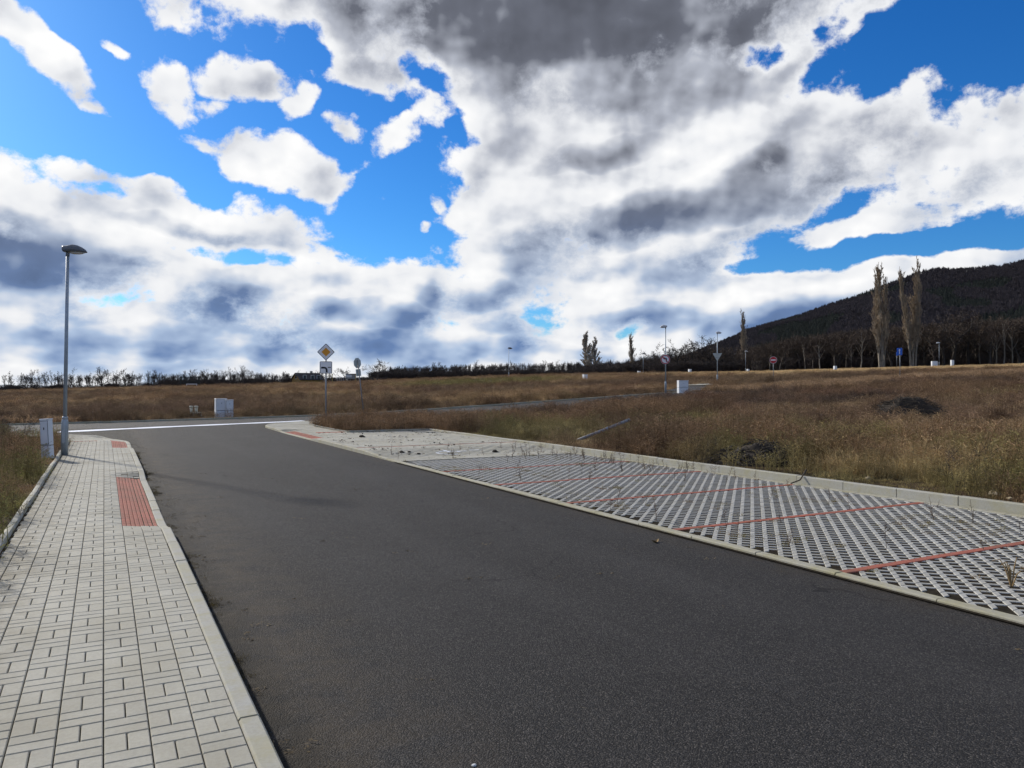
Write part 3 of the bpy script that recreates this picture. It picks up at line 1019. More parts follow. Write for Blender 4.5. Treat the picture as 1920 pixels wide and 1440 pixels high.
iarc = [(9.3 - 1.4 * math.cos(t), 33.6 + 1.4 * math.sin(t)) for t in np.linspace(0, math.pi / 2, 14)]
kerb_run('edging_stone', [(7.9, a) for a in np.arange(28.0, 33.61, 0.5)] + iarc[1:] + [(x, 35.0 + 0.09 * (x - 9.3)) for x in np.arange(10, 26, 1.0)], -0.075,
         lambda x, y: cz_(min(x, 7.9), y) + 0.045, -0.3, M['kerb'], corner, length=1.0)
# faint white bay marking painted on the plain bay: remains of a wheelchair sign
mk = MB()
zz = cz_(8, 18.9) + 0.004
def flat_poly(pts): mk.add([(x, y, cz_(x, y) + 0.0045) for x, y in pts], [tuple(range(len(pts)))])
for t0 in np.linspace(0.3, 4.6, 12):
    t1 = t0 + 0.33
    if 1.9 < t0 < 2.4: continue
    cx_, cy_ = 8.05, 18.75
    flat_poly([(cx_ + 0.30 * math.cos(t0), cy_ + 0.30 * math.sin(t0)), (cx_ + 0.38 * math.cos(t0), cy_ + 0.38 * math.sin(t0)),
               (cx_ + 0.38 * math.cos(t1), cy_ + 0.38 * math.sin(t1)), (cx_ + 0.30 * math.cos(t1), cy_ + 0.30 * math.sin(t1))])
flat_poly([(8.35, 18.95), (8.62, 18.95), (8.62, 19.03), (8.35, 19.03)])
flat_poly([(8.75, 19.05), (9.05, 19.05), (9.05, 19.12), (8.75, 19.12)])
flat_poly([(8.05, 18.9), (8.13, 18.9), (8.13, 19.3), (8.05, 19.3)])
mk.build('bay_marking', M['sign_white'], corner)

# ---- side road far to the right with its pale kerb
V, F = [], []
pts = []
for p, q in zip(SIDE[:-1], SIDE[1:]):
    for k in range(8):
        pts.append(Vector((p.x, p.y)).lerp(Vector((q.x, q.y)), k / 8))
pts.append(Vector((SIDE[-1].x, SIDE[-1].y)))
sl_, sr_ = [], []
for i, p in enumerate(pts):
    t = (pts[min(i+1, len(pts)-1)] - pts[max(i-1, 0)]).normalized(); n_ = Vector((-t.y, t.x))
    for off in (-1.5, -0.6, 0.6, 1.5):
        q = p + n_ * off
        V.append((q.x, q.y, float(tz(q.x, q.y)) + 0.03))
    sl_.append((p + n_ * 1.5)[:]); sr_.append((p - n_ * 1.5)[:])
for i in range(len(pts) - 1):
    for k in range(3):
        b_ = i * 4 + k
        F.append((b_, b_ + 1, b_ + 5, b_ + 4))
side = link('side_road', np_mesh('side_road', V, F, [M['asphalt_far']], True))
tag(side, 'narrow asphalt side road edged with a pale kerb beyond the field', None, None, 'structure')
kerb_run('kerb_stone', sl_[9:], 0.6, lambda x, y: float(tz(x, y)) + 0.13, 0.0, M['kerb'], side, length=3.0)
mb = MB()
c0 = at(1352, 75.0)
for k in range(10):
    a0 = k / 10 * 2 * math.pi
    a1 = (k + 1) / 10 * 2 * math.pi
    tri = [(c0.x, c0.y), (c0.x + 4.2 * math.cos(a0), c0.y + 2.2 * math.sin(a0)), (c0.x + 4.2 * math.cos(a1), c0.y + 2.2 * math.sin(a1))]
    mb.add([(x, y, float(tz(x, y)) + 0.10) for x, y in tri], [(0, 1, 2)])
mb.build('corner_slab', M['kerb'], side)

# ================================================================== street furniture
def face_cam(x, y):
    """turn so that a thing's -Y side looks at the camera"""
    return math.atan2(-x, y) if False else math.atan2(y, x) - math.pi / 2

LAMPS = {}
def street_lamp(loc, h, rz, label, head='lamp_head', detailed=True, group='street lamps along the new roads', tilt=0.0, arm=0.62):
    r = empty('street_lamp', loc, rz)
    tag(r, label, 'street lamp', group)
    n = 16 if detailed else 8
    mb = MB(); mb.tube([(0,0,0), (0,0,0.78), (0,0,0.84), (0,0,0.90)], [0.079, 0.079, 0.074, 0.057], n)
    base = mb.build('base_tube', M['galv'], r, True)
    mb = MB(); mb.tube([(0,0,0.885), (0,0,0.93), (0,0,0.945)], [0.066, 0.066, 0.052], n)
    mb.build('collar', M['galv'], base, True)
    mb = MB(); mb.box((-0.035, -0.083, 0.30), (0.035, -0.074, 0.62), 0.004)
    if detailed: mb.build('service_door', M['galv'], base)
    mb = MB(); mb.tube([(0,0,0.90), (0,0,h*0.55), (0,0,h-0.05)], [0.046, 0.041, 0.036], n)
    mb.build('pole', M['galv'], r, True)
    # head: wedge that rises from the blunt back and falls to a beak at the front (towards +X)
    s = arm / 0.62
    prof = [(-0.12, 0.00, 0.095, 0.06), (-0.09, -0.05, 0.10, 0.085), (0.00, -0.05, 0.115, 0.11), (0.11, -0.048, 0.145, 0.13), (0.22, -0.046, 0.125, 0.135), (0.33, -0.044, 0.075, 0.12), (0.40, -0.042, 0.025, 0.085), (0.435, -0.040, -0.02, 0.04)]
    vs, fs = [], []
    K = 9
    for (x, z0, z1, wd) in prof:
        for k in range(K):
            t = k / (K - 1)
            yy = -math.cos(math.pi * t) * wd
            z = z0 + (z1 - z0) * (math.sin(math.pi * t) ** 0.75)
            vs.append((x * s, yy * s, h + z * s))
    for i in range(len(prof) - 1):
        for k in range(K - 1):
            fs.append((i*K+k, i*K+k+1, (i+1)*K+k+1, (i+1)*K+k))
        fs.append((i*K+K-1, i*K, (i+1)*K, (i+1)*K+K-1))
    fs.append(tuple(range(K-1, -1, -1))); fs.append(tuple((len(prof)-1)*K + k for k in range(K)))
    mb = MB(); mb.add(vs, [f[::-1] for f in fs])
    hd = mb.build('lamp_head', M[head], r, True)
    mb = MB(); vs, fs = [], []
    for i in range(5):
        a = math.pi / 2 * i / 4
        for k in range(12):
            q = 2 * math.pi * k / 12
            vs.append((0.20*s + 0.19*s * math.cos(a) * math.cos(q), 0.11*s * math.cos(a) * math.sin(q), h - 0.05*s - 0.05*s * math.sin(a)))
    for i in range(4):
        for k in range(12):
            j = (k + 1) % 12
            fs.append((i*12+k, (i+1)*12+k, (i+1)*12+j, i*12+j))
    mb.add(vs, fs); mb.build('lens', M['lens'], hd, True)
    if detailed:
        mb = MB(); mb.box((0.10, -0.134, h - 0.025), (0.106, 0.134, h - 0.005)); mb.build('seam', M['gap'], hd)
        mb = MB(); mb.tube([(0,0,h-0.16), (0,0,h-0.04)], [0.044, 0.044], 12); mb.build('sleeve', M['galv_dark'], r, True)
    r.rotation_euler = (0, tilt, rz)
    return r
CAMR = -HEAD            # turn that puts +X to the camera's right
p = gpt(121, 853)
street_lamp((p.x, p.y, 0), 5.05, CAMR + R(12), 'tall galvanised street lamp with dark grey head beside the narrow white cabinet', tilt=R(0.75))
LL = [(1248, 60, 610, 736, 'lamp_pale', 180, 'street lamp carrying the round no-left-turn sign'),
      (1345, 77, 622, 720, 'lamp_pale', 0, 'street lamp carrying the back of the triangular yield sign'),
      (954, 134, 652, 708, 'lamp_head', 0, 'lone street lamp in the field in front of the even dark wood'),
      (1398, 193, 658, 697, 'lamp_pale', 0, 'small distant street lamp beside a white post, below the lone poplar on the hill'),
      (1206, 188, 662, 703, 'lamp_head', 0, 'distant grey street lamp among broad bare trees, near a pale post'),
      (1761, 168, 642, 687, 'lamp_pale', 180, 'distant street lamp standing between two white boxes at the forest edge')]
for (px, d, y0, y1, hd, rot, lb) in LL:
    b = at(px, d)
    top = ray(px, y0, d).z
    street_lamp(b, top - b.z - 0.1, CAMR + R(rot), lb, hd, d < 100, arm=0.62 if d < 100 else 0.9)

# ---- road signs
def sign_post(name, loc, h, rz, label, cat='road sign', rad=0.035, group=None, lean=(0, 0)):
    r = empty(name, loc, rz)
    tag(r, label, cat, group)
    mb = MB(); mb.tube([(0,0,-0.05), (0,0,h)], rad, 12)
    mb.build('post', M['galv_dark'], r, True)
    r.rotation_euler = (lean[0], lean[1], rz)
    return r
def plate(poly, th=0.012, y=-0.045, flip=False):
    """flat sign plate standing in the XZ plane, its face at -Y"""
    mb = MB(); n = len(poly)
    vs = [(x, y, z) for x, z in poly] + [(x, y + th, z) for x, z in poly]
    fs = [tuple(range(n)), tuple(range(2*n-1, n-1, -1))]
    for i in range(n):
        j = (i + 1) % n
        fs.append((i, n+i, n+j, j))
    mb.add(vs, fs)
    return mb
def rrect(w, h, r, cx=0, cz=0, n=4):
    out = []
    for (sx, sz, a0) in ((1, -1, -90), (1, 1, 0), (-1, 1, 90), (-1, -1, 180)):
        for k in range(n + 1):
            a = R(a0 + 90 * k / n)
            out.append((cx + sx * (w/2 - r) + r * math.cos(a), cz + sz * (h/2 - r) + r * math.sin(a)))
    return out
def disc(r, cz=0, n=32, cx=0): return [(cx + r * math.cos(2*math.pi*k/n), cz + r * math.sin(2*math.pi*k/n)) for k in range(n)]
def diamond(s, cz, r=0.03):
    return [(x * math.cos(R(45)) - z * math.sin(R(45)), cz + x * math.sin(R(45)) + z * math.cos(R(45))) for x, z in rrect(s, s, r)]

# priority road sign at the corner
b = ray(611, 796, 33.0)
S = sign_post('priority_sign', (b.x, b.y, 0.0), 2.95, face_cam(b.x, b.y) + R(4), 'priority road sign, amber diamond over a white panel with a bent thick black line', rad=0.034)
zc = ray(613, 660, 33.0).z
pl = plate(diamond(0.52, zc)).build('diamond_plate', M['sign_dark'], S)
plate(diamond(0.47, zc, 0.025), 0.003, -0.049).build('white_field', M['sign_white'], pl)
plate(diamond(0.27, zc, 0.015), 0.003, -0.053).build('amber_field', M['sign_amber'], pl)
zp = ray(613, 689, 33.0).z
pl = plate(rrect(0.52, 0.52, 0.05, 0.0, zp)).build('supplementary_panel', M['sign_dark'], S)
plate(rrect(0.47, 0.47, 0.03, 0.0, zp), 0.003, -0.049).build('white_field', M['sign_white'], pl)
# thick bent line: from below, turning to the left
W = 0.075
cxb, czb = -0.075, zp - 0.055
path = [(0.03, zp - 0.215), (0.03, zp - 0.11)] + [(-0.07 + 0.10 * math.cos(R(a)), zp - 0.11 + 0.10 * math.sin(R(a))) for a in range(0, 91, 15)] + [(-0.20, zp - 0.01)]
L, Rr = [], []
for i, (x, z) in enumerate(path):
    q0 = Vector(path[max(i-1, 0)]); q1 = Vector(path[min(i+1, len(path)-1)])
    t = (q1 - q0).normalized(); nn = Vector((-t.y, t.x)) * W / 2
    L.append((x + nn.x, z + nn.y)); Rr.append((x - nn.x, z - nn.y))
mb = MB(); n = len(path)
mb.add([(x, -0.0535, z) for x, z in L] + [(x, -0.0535, z) for x, z in Rr] + [(x, -0.050, z) for x, z in L] + [(x, -0.050, z) for x, z in Rr],
       [(i, i+1, n+i+1, n+i) for i in range(n - 1)] + [(i, 2*n+i, 2*n+i+1, i+1) for i in range(n - 1)] + [(n+i, n+i+1, 3*n+i+1, 3*n+i) for i in range(n - 1)])
mb.build('bent_line', M['sign_black'], pl)
plate([(0.075, zp - 0.012), (0.205, zp - 0.012), (0.205, zp + 0.022), (0.075, zp + 0.022)], 0.003, -0.0535).build('side_line', M['sign_black'], pl)
for zz_ in (zc - 0.22, zp + 0.1, zp - 0.17):
    mb = MB(); mb.box((-0.045, -0.036, zz_ - 0.015), (0.045, 0.04, zz_ + 0.015)); mb.build('clamp', M['galv_dark'], S)
mb = MB(); mb.tube([(0,0,2.94), (0,0,2.96)], [0.038, 0.03], 10); mb.build('post_cap', M['gap'], S)

# leaning stop sign seen from behind
d = 46.5
b = at(682, d)
S = sign_post('stop_sign', b, ray(672, 674, d).z - b.z, face_cam(b.x, b.y) + R(48), 'grey back of a leaning octagonal stop sign with a small panel beneath', rad=0.032, lean=(R(-3), R(-6.3)))
zc = ray(671, 680, d).z - b.z
pl = plate([(0.33 * math.cos(R(22.5 + 45*k)), zc + 0.33 * math.sin(R(22.5 + 45*k))) for k in range(8)], 0.012, 0.04).build('octagon_plate', M['sign_back'], S)
mb = MB(); mb.box((-0.22, 0.020, zc + 0.12), (0.22, 0.040, zc + 0.16)); mb.build('back_rail', M['sign_back'], pl)
mb = MB(); mb.box((-0.22, 0.020, zc - 0.16), (0.22, 0.040, zc - 0.12)); mb.build('back_rail', M['sign_back'], pl)
zq = ray(674, 698, d).z - b.z
pl = plate(rrect(0.42, 0.42, 0.04, 0, zq), 0.012, 0.04).build('small_panel', M['sign_back'], S)
mb = MB(); mb.box((-0.2, 0.024, zq + 0.05), (0.2, 0.040, zq + 0.09)); mb.build('back_rail', M['sign_back'], pl)

# no-left-turn disc on the second lamp
d = 59.7
c = ray(1247.5, 674, d)
r = empty('no_left_turn_sign', (c.x, c.y, 0), face_cam(c.x, c.y))
tag(r, 'round white sign with red rim and black left-turn arrow struck out, on a lamp post', 'road sign')
pl = plate(disc(0.36, c.z)).build('disc', M['sign_white'], r)
ring = MB(); nn_ = 36
vs = [(ro * math.cos(2*math.pi*k/nn_), y_, c.z + ro * math.sin(2*math.pi*k/nn_)) for (ro, y_) in ((0.345, -0.051), (0.275, -0.051)) for k in range(nn_)]
ring.add(vs, [(k, (k+1) % nn_, nn_ + (k+1) % nn_, nn_ + k) for k in range(nn_)])
ring.build('red_rim', M['sign_red'], pl)
pth = [(0.09, -0.19), (0.09, 0.02), (0.075, 0.07), (0.03, 0.09), (-0.05, 0.09)]
mb = MB(); Lq, Rq = [], []
for i, (x, z) in enumerate(pth):
    t = (Vector(pth[min(i+1, 4)]) - Vector(pth[max(i-1, 0)])).normalized(); nv_ = Vector((-t.y, t.x)) * 0.04
    Lq.append((x + nv_.x, -0.049, c.z + z + nv_.y)); Rq.append((x - nv_.x, -0.049, c.z + z - nv_.y))
mb.add(Lq + Rq, [(i, i+1, 5+i+1, 5+i) for i in range(4)])
mb.add([(-0.05, -0.049, c.z + 0.19), (-0.18, -0.049, c.z + 0.09), (-0.05, -0.049, c.z - 0.01)], [(0, 1, 2)])
mb.build('arrow', M['sign_black'], pl)
q = 0.035
mb = MB(); mb.add([(-0.22 - q, -0.053, c.z + 0.19 + 0), (-0.19 , -0.053, c.z + 0.22), (0.22, -0.053, c.z - 0.19), (0.19, -0.053, c.z - 0.22)], [(0, 3, 2, 1)])
mb.build('red_bar', M['sign_red'], pl)
mb = MB(); mb.box((-0.05, -0.035, c.z - 0.03), (0.05, 0.06, c.z + 0.03)); mb.build('clamp', M['galv'], r)

# back of the yield triangle on the third lamp
d = 76.6
c = ray(1345, 668, d)
r = empty('yield_sign', (c.x, c.y, 0), face_cam(c.x, c.y))
tag(r, 'blue-grey triangle pointing down, back of a yield sign on a lamp post', 'road sign')
pl = plate([(0, c.z - 0.46), (0.02, c.z - 0.46), (0.44, c.z + 0.27), (0.42, c.z + 0.30), (-0.42, c.z + 0.30), (-0.44, c.z + 0.27), (-0.02, c.z - 0.46)][1:], 0.012, -0.06).build('triangle_plate', M['sign_back'], r)
for zz_ in (0.13, -0.10):
    mb = MB(); mb.box((-0.16, -0.075, c.z + zz_ - 0.02), (0.16, -0.0605, c.z + zz_ + 0.02)); mb.build('back_rail', M['galv_dark'], pl)
mb = MB(); mb.box((-0.05, -0.048, c.z - 0.03), (0.05, 0.06, c.z + 0.03)); mb.build('clamp', M['galv'], r)

# no entry sign
d = 80
b = at(1450, d)
zc = ray(1451, 675, d).z - b.z
S = sign_post('no_entry_sign', b, zc + 0.2, face_cam(b.x, b.y), 'round red no-entry sign with white bar on a thin post', rad=0.03)
pl = plate(disc(0.36, zc)).build('disc', M['sign_white'], S)
plate(disc(0.335, zc), 0.003, -0.049).build('red_field', M['sign_red'], pl)
plate(rrect(0.5, 0.12, 0.01, 0, zc), 0.003, -0.053).build('white_bar', M['sign_white'], pl)

# one-way sign
d = 73
b = at(1687.5, d)
zc = ray(1686, 659, d).z - b.z
S = sign_post('one_way_sign', b, zc + 0.25, face_cam(b.x, b.y) + R(8), 'blue upright rectangular one-way sign with white arrow on a thin post', rad=0.032)
pl = plate(rrect(0.46, 0.68, 0.05, -0.04, zc)).build('blue_plate', M['sign_blue'], S)
mb = MB(); mb.add([(-0.065, -0.049, zc - 0.24), (-0.015, -0.049, zc - 0.24), (-0.015, -0.049, zc + 0.10), (0.05, -0.049, zc + 0.10), (-0.04, -0.049, zc + 0.26), (-0.13, -0.049, zc + 0.10), (-0.065, -0.049, zc + 0.10)], [(0, 1, 2, 3, 4, 5, 6)])
mb.build('white_arrow', M['sign_white'], pl)
b2 = at(1681.5, 172)
S = sign_post('thin_post', b2, 3.4, 0, 'thin dark post with a blue plate edge standing behind the one-way sign', 'post', rad=0.05)
plate(rrect(0.5, 0.75, 0.05, 0, 3.0)).build('blue_plate', M['sign_blue'], S)

# ---- cabinets and posts
def cabinet(loc, w, dp, h, rz, label, doors=1, mat='cab', split=0.33, tilt=0.0, cat='cabinet', cap=True, group=None, detailed=True):
    r = empty('utility_cabinet', loc, rz)
    tag(r, label, cat, group)
    mb = MB(); mb.box((-w/2, -dp/2, -0.05), (w/2, dp/2, h * split - 0.008), 0.006); mb.build('plinth', M[mat], r)
    mb = MB(); mb.box((-w/2, -dp/2, h * split + 0.004), (w/2, dp/2, h - 0.03), 0.008); body = mb.build('body', M[mat], r)
    mb = MB(); mb.box((-w/2 + 0.01, -dp/2 + 0.01, h * split - 0.02), (w/2 - 0.01, dp/2 - 0.01, h * split + 0.02)); mb.build('joint', M['gap'], r)
    mb = MB(); mb.box((-w/2 - 0.008, -dp/2 - 0.008, h - 0.03), (w/2 + 0.008, dp/2 + 0.008, h), 0.008); mb.build('lid', M['cab_white'], r)
    if detailed:
        for k in range(doors):
            x0 = -w/2 + w * k / doors + 0.02; x1 = -w/2 + w * (k + 1) / doors - 0.02
            mb = MB(); mb.box((x0 - 0.009, -dp/2 - 0.003, h * split + 0.021), (x1 + 0.009, -dp/2 + 0.001, h - 0.051)); mb.build('door_gap', M['gap'], r)
            mb = MB(); mb.box((x0, -dp/2 - 0.010, h * split + 0.03), (x1, -dp/2 - 0.002, h - 0.06), 0.003)
            dr = mb.build('door', M[mat], r)
            mb = MB(); mb.box(((x0+x1)/2 - 0.012, -dp/2 - 0.016, h * 0.72), ((x0+x1)/2 + 0.012, -dp/2 - 0.0105, h * 0.78), 0.002); mb.build('lock', M['gap'], dr)
    r.rotation_euler = (0, tilt, rz)
    return r
p = gpt(90, 859)
cabinet((p.x, p.y, 0), 0.235, 0.13, 0.93, CAMR + R(-14), 'narrow leaning white utility cabinet beside the nearest street lamp', 1, tilt=R(-3.5))
d = 45.0
p = at(414, d)
cabinet(p, 0.62, 0.34, 1.04, face_cam(p.x, p.y) + R(14), 'taller left half of the pair of pale grey cabinets by the cross road', 1)
p = at(429.5, d + 0.05)
cabinet(p, 0.42, 0.32, 0.97, face_cam(p.x, p.y) + R(14), 'shorter right half of the pair of pale grey cabinets by the cross road', 1)
p = at(1280, 60.5)
cabinet(p, 0.78, 0.40, 0.95, face_cam(p.x, p.y) + R(24), 'squat grey double-door cabinet right of the no-left-turn lamp', 1, split=0.42)
PP = [(1097, 103, 702, 714, 0.55, 'white post-box-like cabinet alone in the field before the double poplar'),
      (1198, 175, 695.5, 703.5, 0.55, 'small white box just left of the distant grey lamp among bare trees'),
      (1293.5, 150, 692, 700.5, 0.5, 'small white box in the grass left of the yield sign'),
      (1402.5, 190, 692.5, 698, 0.5, 'tiny white box touching the small distant lamp post'),
      (1752, 166, 677, 687, 1.2, 'wide white box at the forest edge left of a lamp post'),
      (1785.5, 166, 675, 687, 0.55, 'narrow white box at the forest edge right of a lamp post'),
      (1566, 150, 686, 692, 0.5, 'tiny pale grey box in the golden grass before the forest')]
for (px, d, y0, y1, w, lb) in PP:
    p = at(px, d)
    h = ray(px, y0, d).z - p.z
    cabinet(p, w, 0.45, max(h, 0.7), face_cam(p.x, p.y) + R(30), lb, 1, 'cab_white', 0.3, detailed=d < 120, group='white service boxes scattered over the field')

# two capped pipes on a frame by the cross road
p = at(366, 46.0)
r = empty('service_pipes', p, face_cam(p.x, p.y)); tag(r, 'pair of short beige capped pipes standing on a dark frame in the grass', 'service pipes')
for x in (-0.21, 0.06):
    mb = MB(); mb.tube([(x,0,0.10), (x,0,0.50)], [0.085, 0.085], 14); q = mb.build('pipe', M['beige'], r, True)
    mb = MB(); mb.tube([(x,0,0.49), (x,0,0.585), (x,0,0.60)], [0.11, 0.11, 0.09], 14); mb.build('pipe_cap', M['beige'], q, True)
mb = MB(); mb.box((-0.30, -0.10, -0.05), (0.36, 0.10, 0.14), 0.01); mb.build('base_frame', M['gap'], r)
for x in (-0.08, 0.33):
    mb = MB(); mb.box((x - 0.025, -0.13, -0.02), (x + 0.025, -0.101, 0.25)); mb.build('stake', M['beige'], r)
mb = MB(); mb.box((0.0, -0.13, 0.20), (0.31, -0.101, 0.24)); mb.build('crossbar', M['beige'], r)

# fallen grey pole sticking out of the weeds
a0, b0 = ray(1082, 826, 24.0), ray(1180, 787, 25.2)
mb = MB(); mb.tube([a0, a0.lerp(b0, 0.5), b0], [0.050, 0.049, 0.048], 14)
o = mb.build('fallen_pole', M['galv_dark'], None, True)
tag(o, 'grey metal pole lying tilted in the dry weeds behind the parking bays', 'pole')
dd = (b0 - a0).normalized()
mb = MB(); mb.tube([b0 + dd * 0.001, b0 + dd * 0.004], [0.036, 0.036], 12); mb.build('bore', M['gap'], o)

# ---- far away: goals, house, vehicles, white buildings
M['dark_green'] = simple_mat('dark_green_frame', (0.020, 0.032, 0.030), rough=0.8)
def bar_frame(name, loc, rz, w, h, dp, rad, mat, label, cat):
    r = empty(name, loc, rz); tag(r, label, cat)
    for x in (-w/2, w/2):
        mb = MB(); mb.tube([(x,0,-0.1), (x,0,h)], rad, 8); mb.build('upright', M[mat], r)
        mb = MB(); mb.tube([(x,0,h), (x,dp,0)], rad * 0.6, 6); mb.build('stay', M[mat], r)
    mb = MB(); mb.tube([(-w/2 - rad,0,h), (w/2 + rad,0,h)], rad, 8); mb.build('crossbar', M[mat], r)
    return r
p = at(356, 148)
g = bar_frame('ball_stop_frame', p, face_cam(p.x, p.y), 3.3, 1.95, 0.6, 0.07, 'dark_green', 'dark netted ball-stop frame behind the small white goal', 'ball stop')
mb = MB()
for k in range(24):
    x = -1.6 + 3.2 * k / 23
    mb.box((x - 0.012, 0.02, 0), (x + 0.012, 0.04, 1.9))
for k in range(14):
    z = 0.1 + 1.8 * k / 13
    mb.box((-1.6, 0.045, z - 0.012), (1.6, 0.06, z + 0.012))
mb.build('net', M['dark_green'], g)
p = at(359.5, 143)
bar_frame('small_goal', p, face_cam(p.x, p.y), 1.75, 0.62, 0.5, 0.05, 'cab_white', 'small white goal frame at the edge of the brown field', 'goal')

M['yellow_wall'] = simple_mat('ochre_render', (0.30, 0.19, 0.06), rough=0.85)
M['roof_dark'] = simple_mat('dark_tile_roof', (0.035, 0.030, 0.030), rough=0.8, var=0.3, scale=3)
M['wall_white'] = simple_mat('white_render', (0.50, 0.52, 0.53), rough=0.8)
M['wall_grey'] = simple_mat('grey_render', (0.22, 0.22, 0.21), rough=0.8)
M['glass_dark'] = simple_mat('dark_window_glass', (0.02, 0.024, 0.03), rough=0.15)
def house(loc, rz, w, l, hw, hr, wall, roofm, label, wins=((0, 0.5),), gable='both', door=True):
    """gable end at -X, ridge along X"""
    r = empty('house', loc, rz); tag(r, label, 'house')
    mb = MB()
    mb.add([(-l/2,-w/2,-0.5),(l/2,-w/2,-0.5),(l/2,w/2,-0.5),(-l/2,w/2,-0.5),(-l/2,-w/2,hw),(l/2,-w/2,hw),(l/2,w/2,hw),(-l/2,w/2,hw),(-l/2,0,hw+hr),(l/2,0,hw+hr)],
           [(0,1,5,4),(2,3,7,6),(1,2,6,9,5),(3,0,4,8,7)])
    mb.build('wall', M[wall], r)
    mb = MB(); e = 0.35; t = 0.14
    for s in (-1, 1):
        y0, z0 = s * (w/2 + e), hw - e * hr / (w/2)
        vs = [(-l/2-e, y0, z0), (l/2+e, y0, z0), (l/2+e, 0, hw+hr+0.05), (-l/2-e, 0, hw+hr+0.05)]
        vs += [(x, y, z + t) for x, y, z in vs]
        mb.add(vs, [(0,1,2,3),(7,6,5,4),(0,4,5,1),(1,5,6,2),(3,2,6,7),(0,3,7,4)])
    rf = mb.build('roof', M[roofm], r)
    mb = MB(); mb.box((l*0.18, 0.15, hw + hr*0.6), (l*0.18 + 0.5, 0.7, hw + hr + 0.7)); mb.build('chimney', M['wall_grey'], rf)
    for k, x in enumerate((-0.3, 0.05, 0.32)):
        mb = MB(); mb.box((x*l - 0.5, -w/2 - 0.03, 0.9), (x*l + 0.5, -w/2 + 0.02, 2.0)); q = mb.build('window', M['wall_white'], r)
        mb = MB(); mb.box((x*l - 0.42, -w/2 - 0.04, 0.98), (x*l + 0.42, -w/2 - 0.031, 1.92)); mb.build('pane', M['glass_dark'], q)
    for zz_ in (1.0, hw + 0.3):
        mb = MB(); mb.box((-l/2 - 0.03, -0.45, zz_), (-l/2 + 0.02, 0.45, zz_ + 0.9)); q = mb.build('window', M['wall_white'], r)
        mb = MB(); mb.box((-l/2 - 0.04, -0.38, zz_ + 0.07), (-l/2 - 0.031, 0.38, zz_ + 0.83)); mb.build('pane', M['glass_dark'], q)
    return r
p = at(576, 205)
p.z = ray(576, 717.5, 205).z
house(p, face_cam(p.x, p.y) + R(28), 4.6, 6.4, 0.9, 1.5, 'yellow_wall', 'roof_dark', 'low house with ochre gable and long dark roof behind the priority sign')
p = at(1136, 300); p.z = ray(1136, 702, 300).z
house(p, face_cam(p.x, p.y) + R(40), 5.5, 6, 2.2, 2.0, 'wall_grey', 'roof_dark', 'brownish gabled house hidden in trees between the two slim poplars')
# white caravan-like trailer and shed behind the stop sign
p = at(640, 175); p.z = ray(640, 716.5, 175).z
r = empty('trailer', p, face_cam(p.x, p.y)); tag(r, 'pale open-sided trailer standing in the field left of the stop sign', 'trailer')
mb = MB(); mb.box((-0.95, -0.5, 0.30), (0.55, 0.5, 0.38), 0.01); bd = mb.build('bed', M['wall_grey'], r)
for x in (-0.92, -0.45, 0.05, 0.50):
    mb = MB(); mb.box((x - 0.03, -0.5, 0.38), (x + 0.03, -0.44, 0.95)); mb.build('upright', M['wall_white'], r)
mb = MB(); mb.box((-1.0, -0.55, 0.95), (0.6, 0.55, 1.03), 0.02); mb.build('roof', M['wall_white'], r)
for x in (-0.5, 0.25):
    mb = MB(); mb.tube([(x, -0.55, 0.2), (x, -0.44, 0.2)], 0.2, 12); mb.build('wheel', M['gap'], r)
p = at(655, 178); p.z = ray(655, 716, 178).z
r = empty('site_hut', p, face_cam(p.x, p.y)); tag(r, 'small site hut with pale upper wall just left of the stop sign', 'hut')
mb = MB(); mb.box((-0.8, -0.6, 0.7), (1.4, 0.6, 1.75), 0.02); mb.build('cabin', M['wall_grey'], r)
mb = MB(); mb.box((-0.75, -0.62, 1.05), (0.55, -0.605, 1.65)); mb.build('pale_panel', M['wall_white'], r)
mb = MB(); mb.box((-0.9, -0.7, 1.751), (1.5, 0.7, 1.87), 0.02); mb.build('roof', M['roof_dark'], r)
for x in (-0.6, 0.2, 1.1):
    mb = MB(); mb.box((x - 0.05, -0.5, -0.2), (x + 0.05, -0.4, 0.7)); mb.build('stilt', M['wall_grey'], r)
M['yellow_post'] = simple_mat('yellow_paint', (0.34, 0.25, 0.07), rough=0.7)
for px, lb in ((623, 'thin yellow marker post right behind the priority sign'), (667, 'thin yellow marker post directly left of the leaning stop sign')):
    p = at(px, 150)
    r = empty('marker_post', p); tag(r, lb, 'post', 'yellow marker posts in the field')
    h = ray(px, 701, 150).z - p.z
    mb = MB(); mb.tube([(0,0,-0.2), (0,0,h)], 0.07, 8); mb.build('stem', M['yellow_post'], r)
    mb = MB(); mb.tube([(0,0,h), (0,0,h + 0.05)], [0.085, 0.085], 8); mb.build('cap', M['yellow_post'], r)

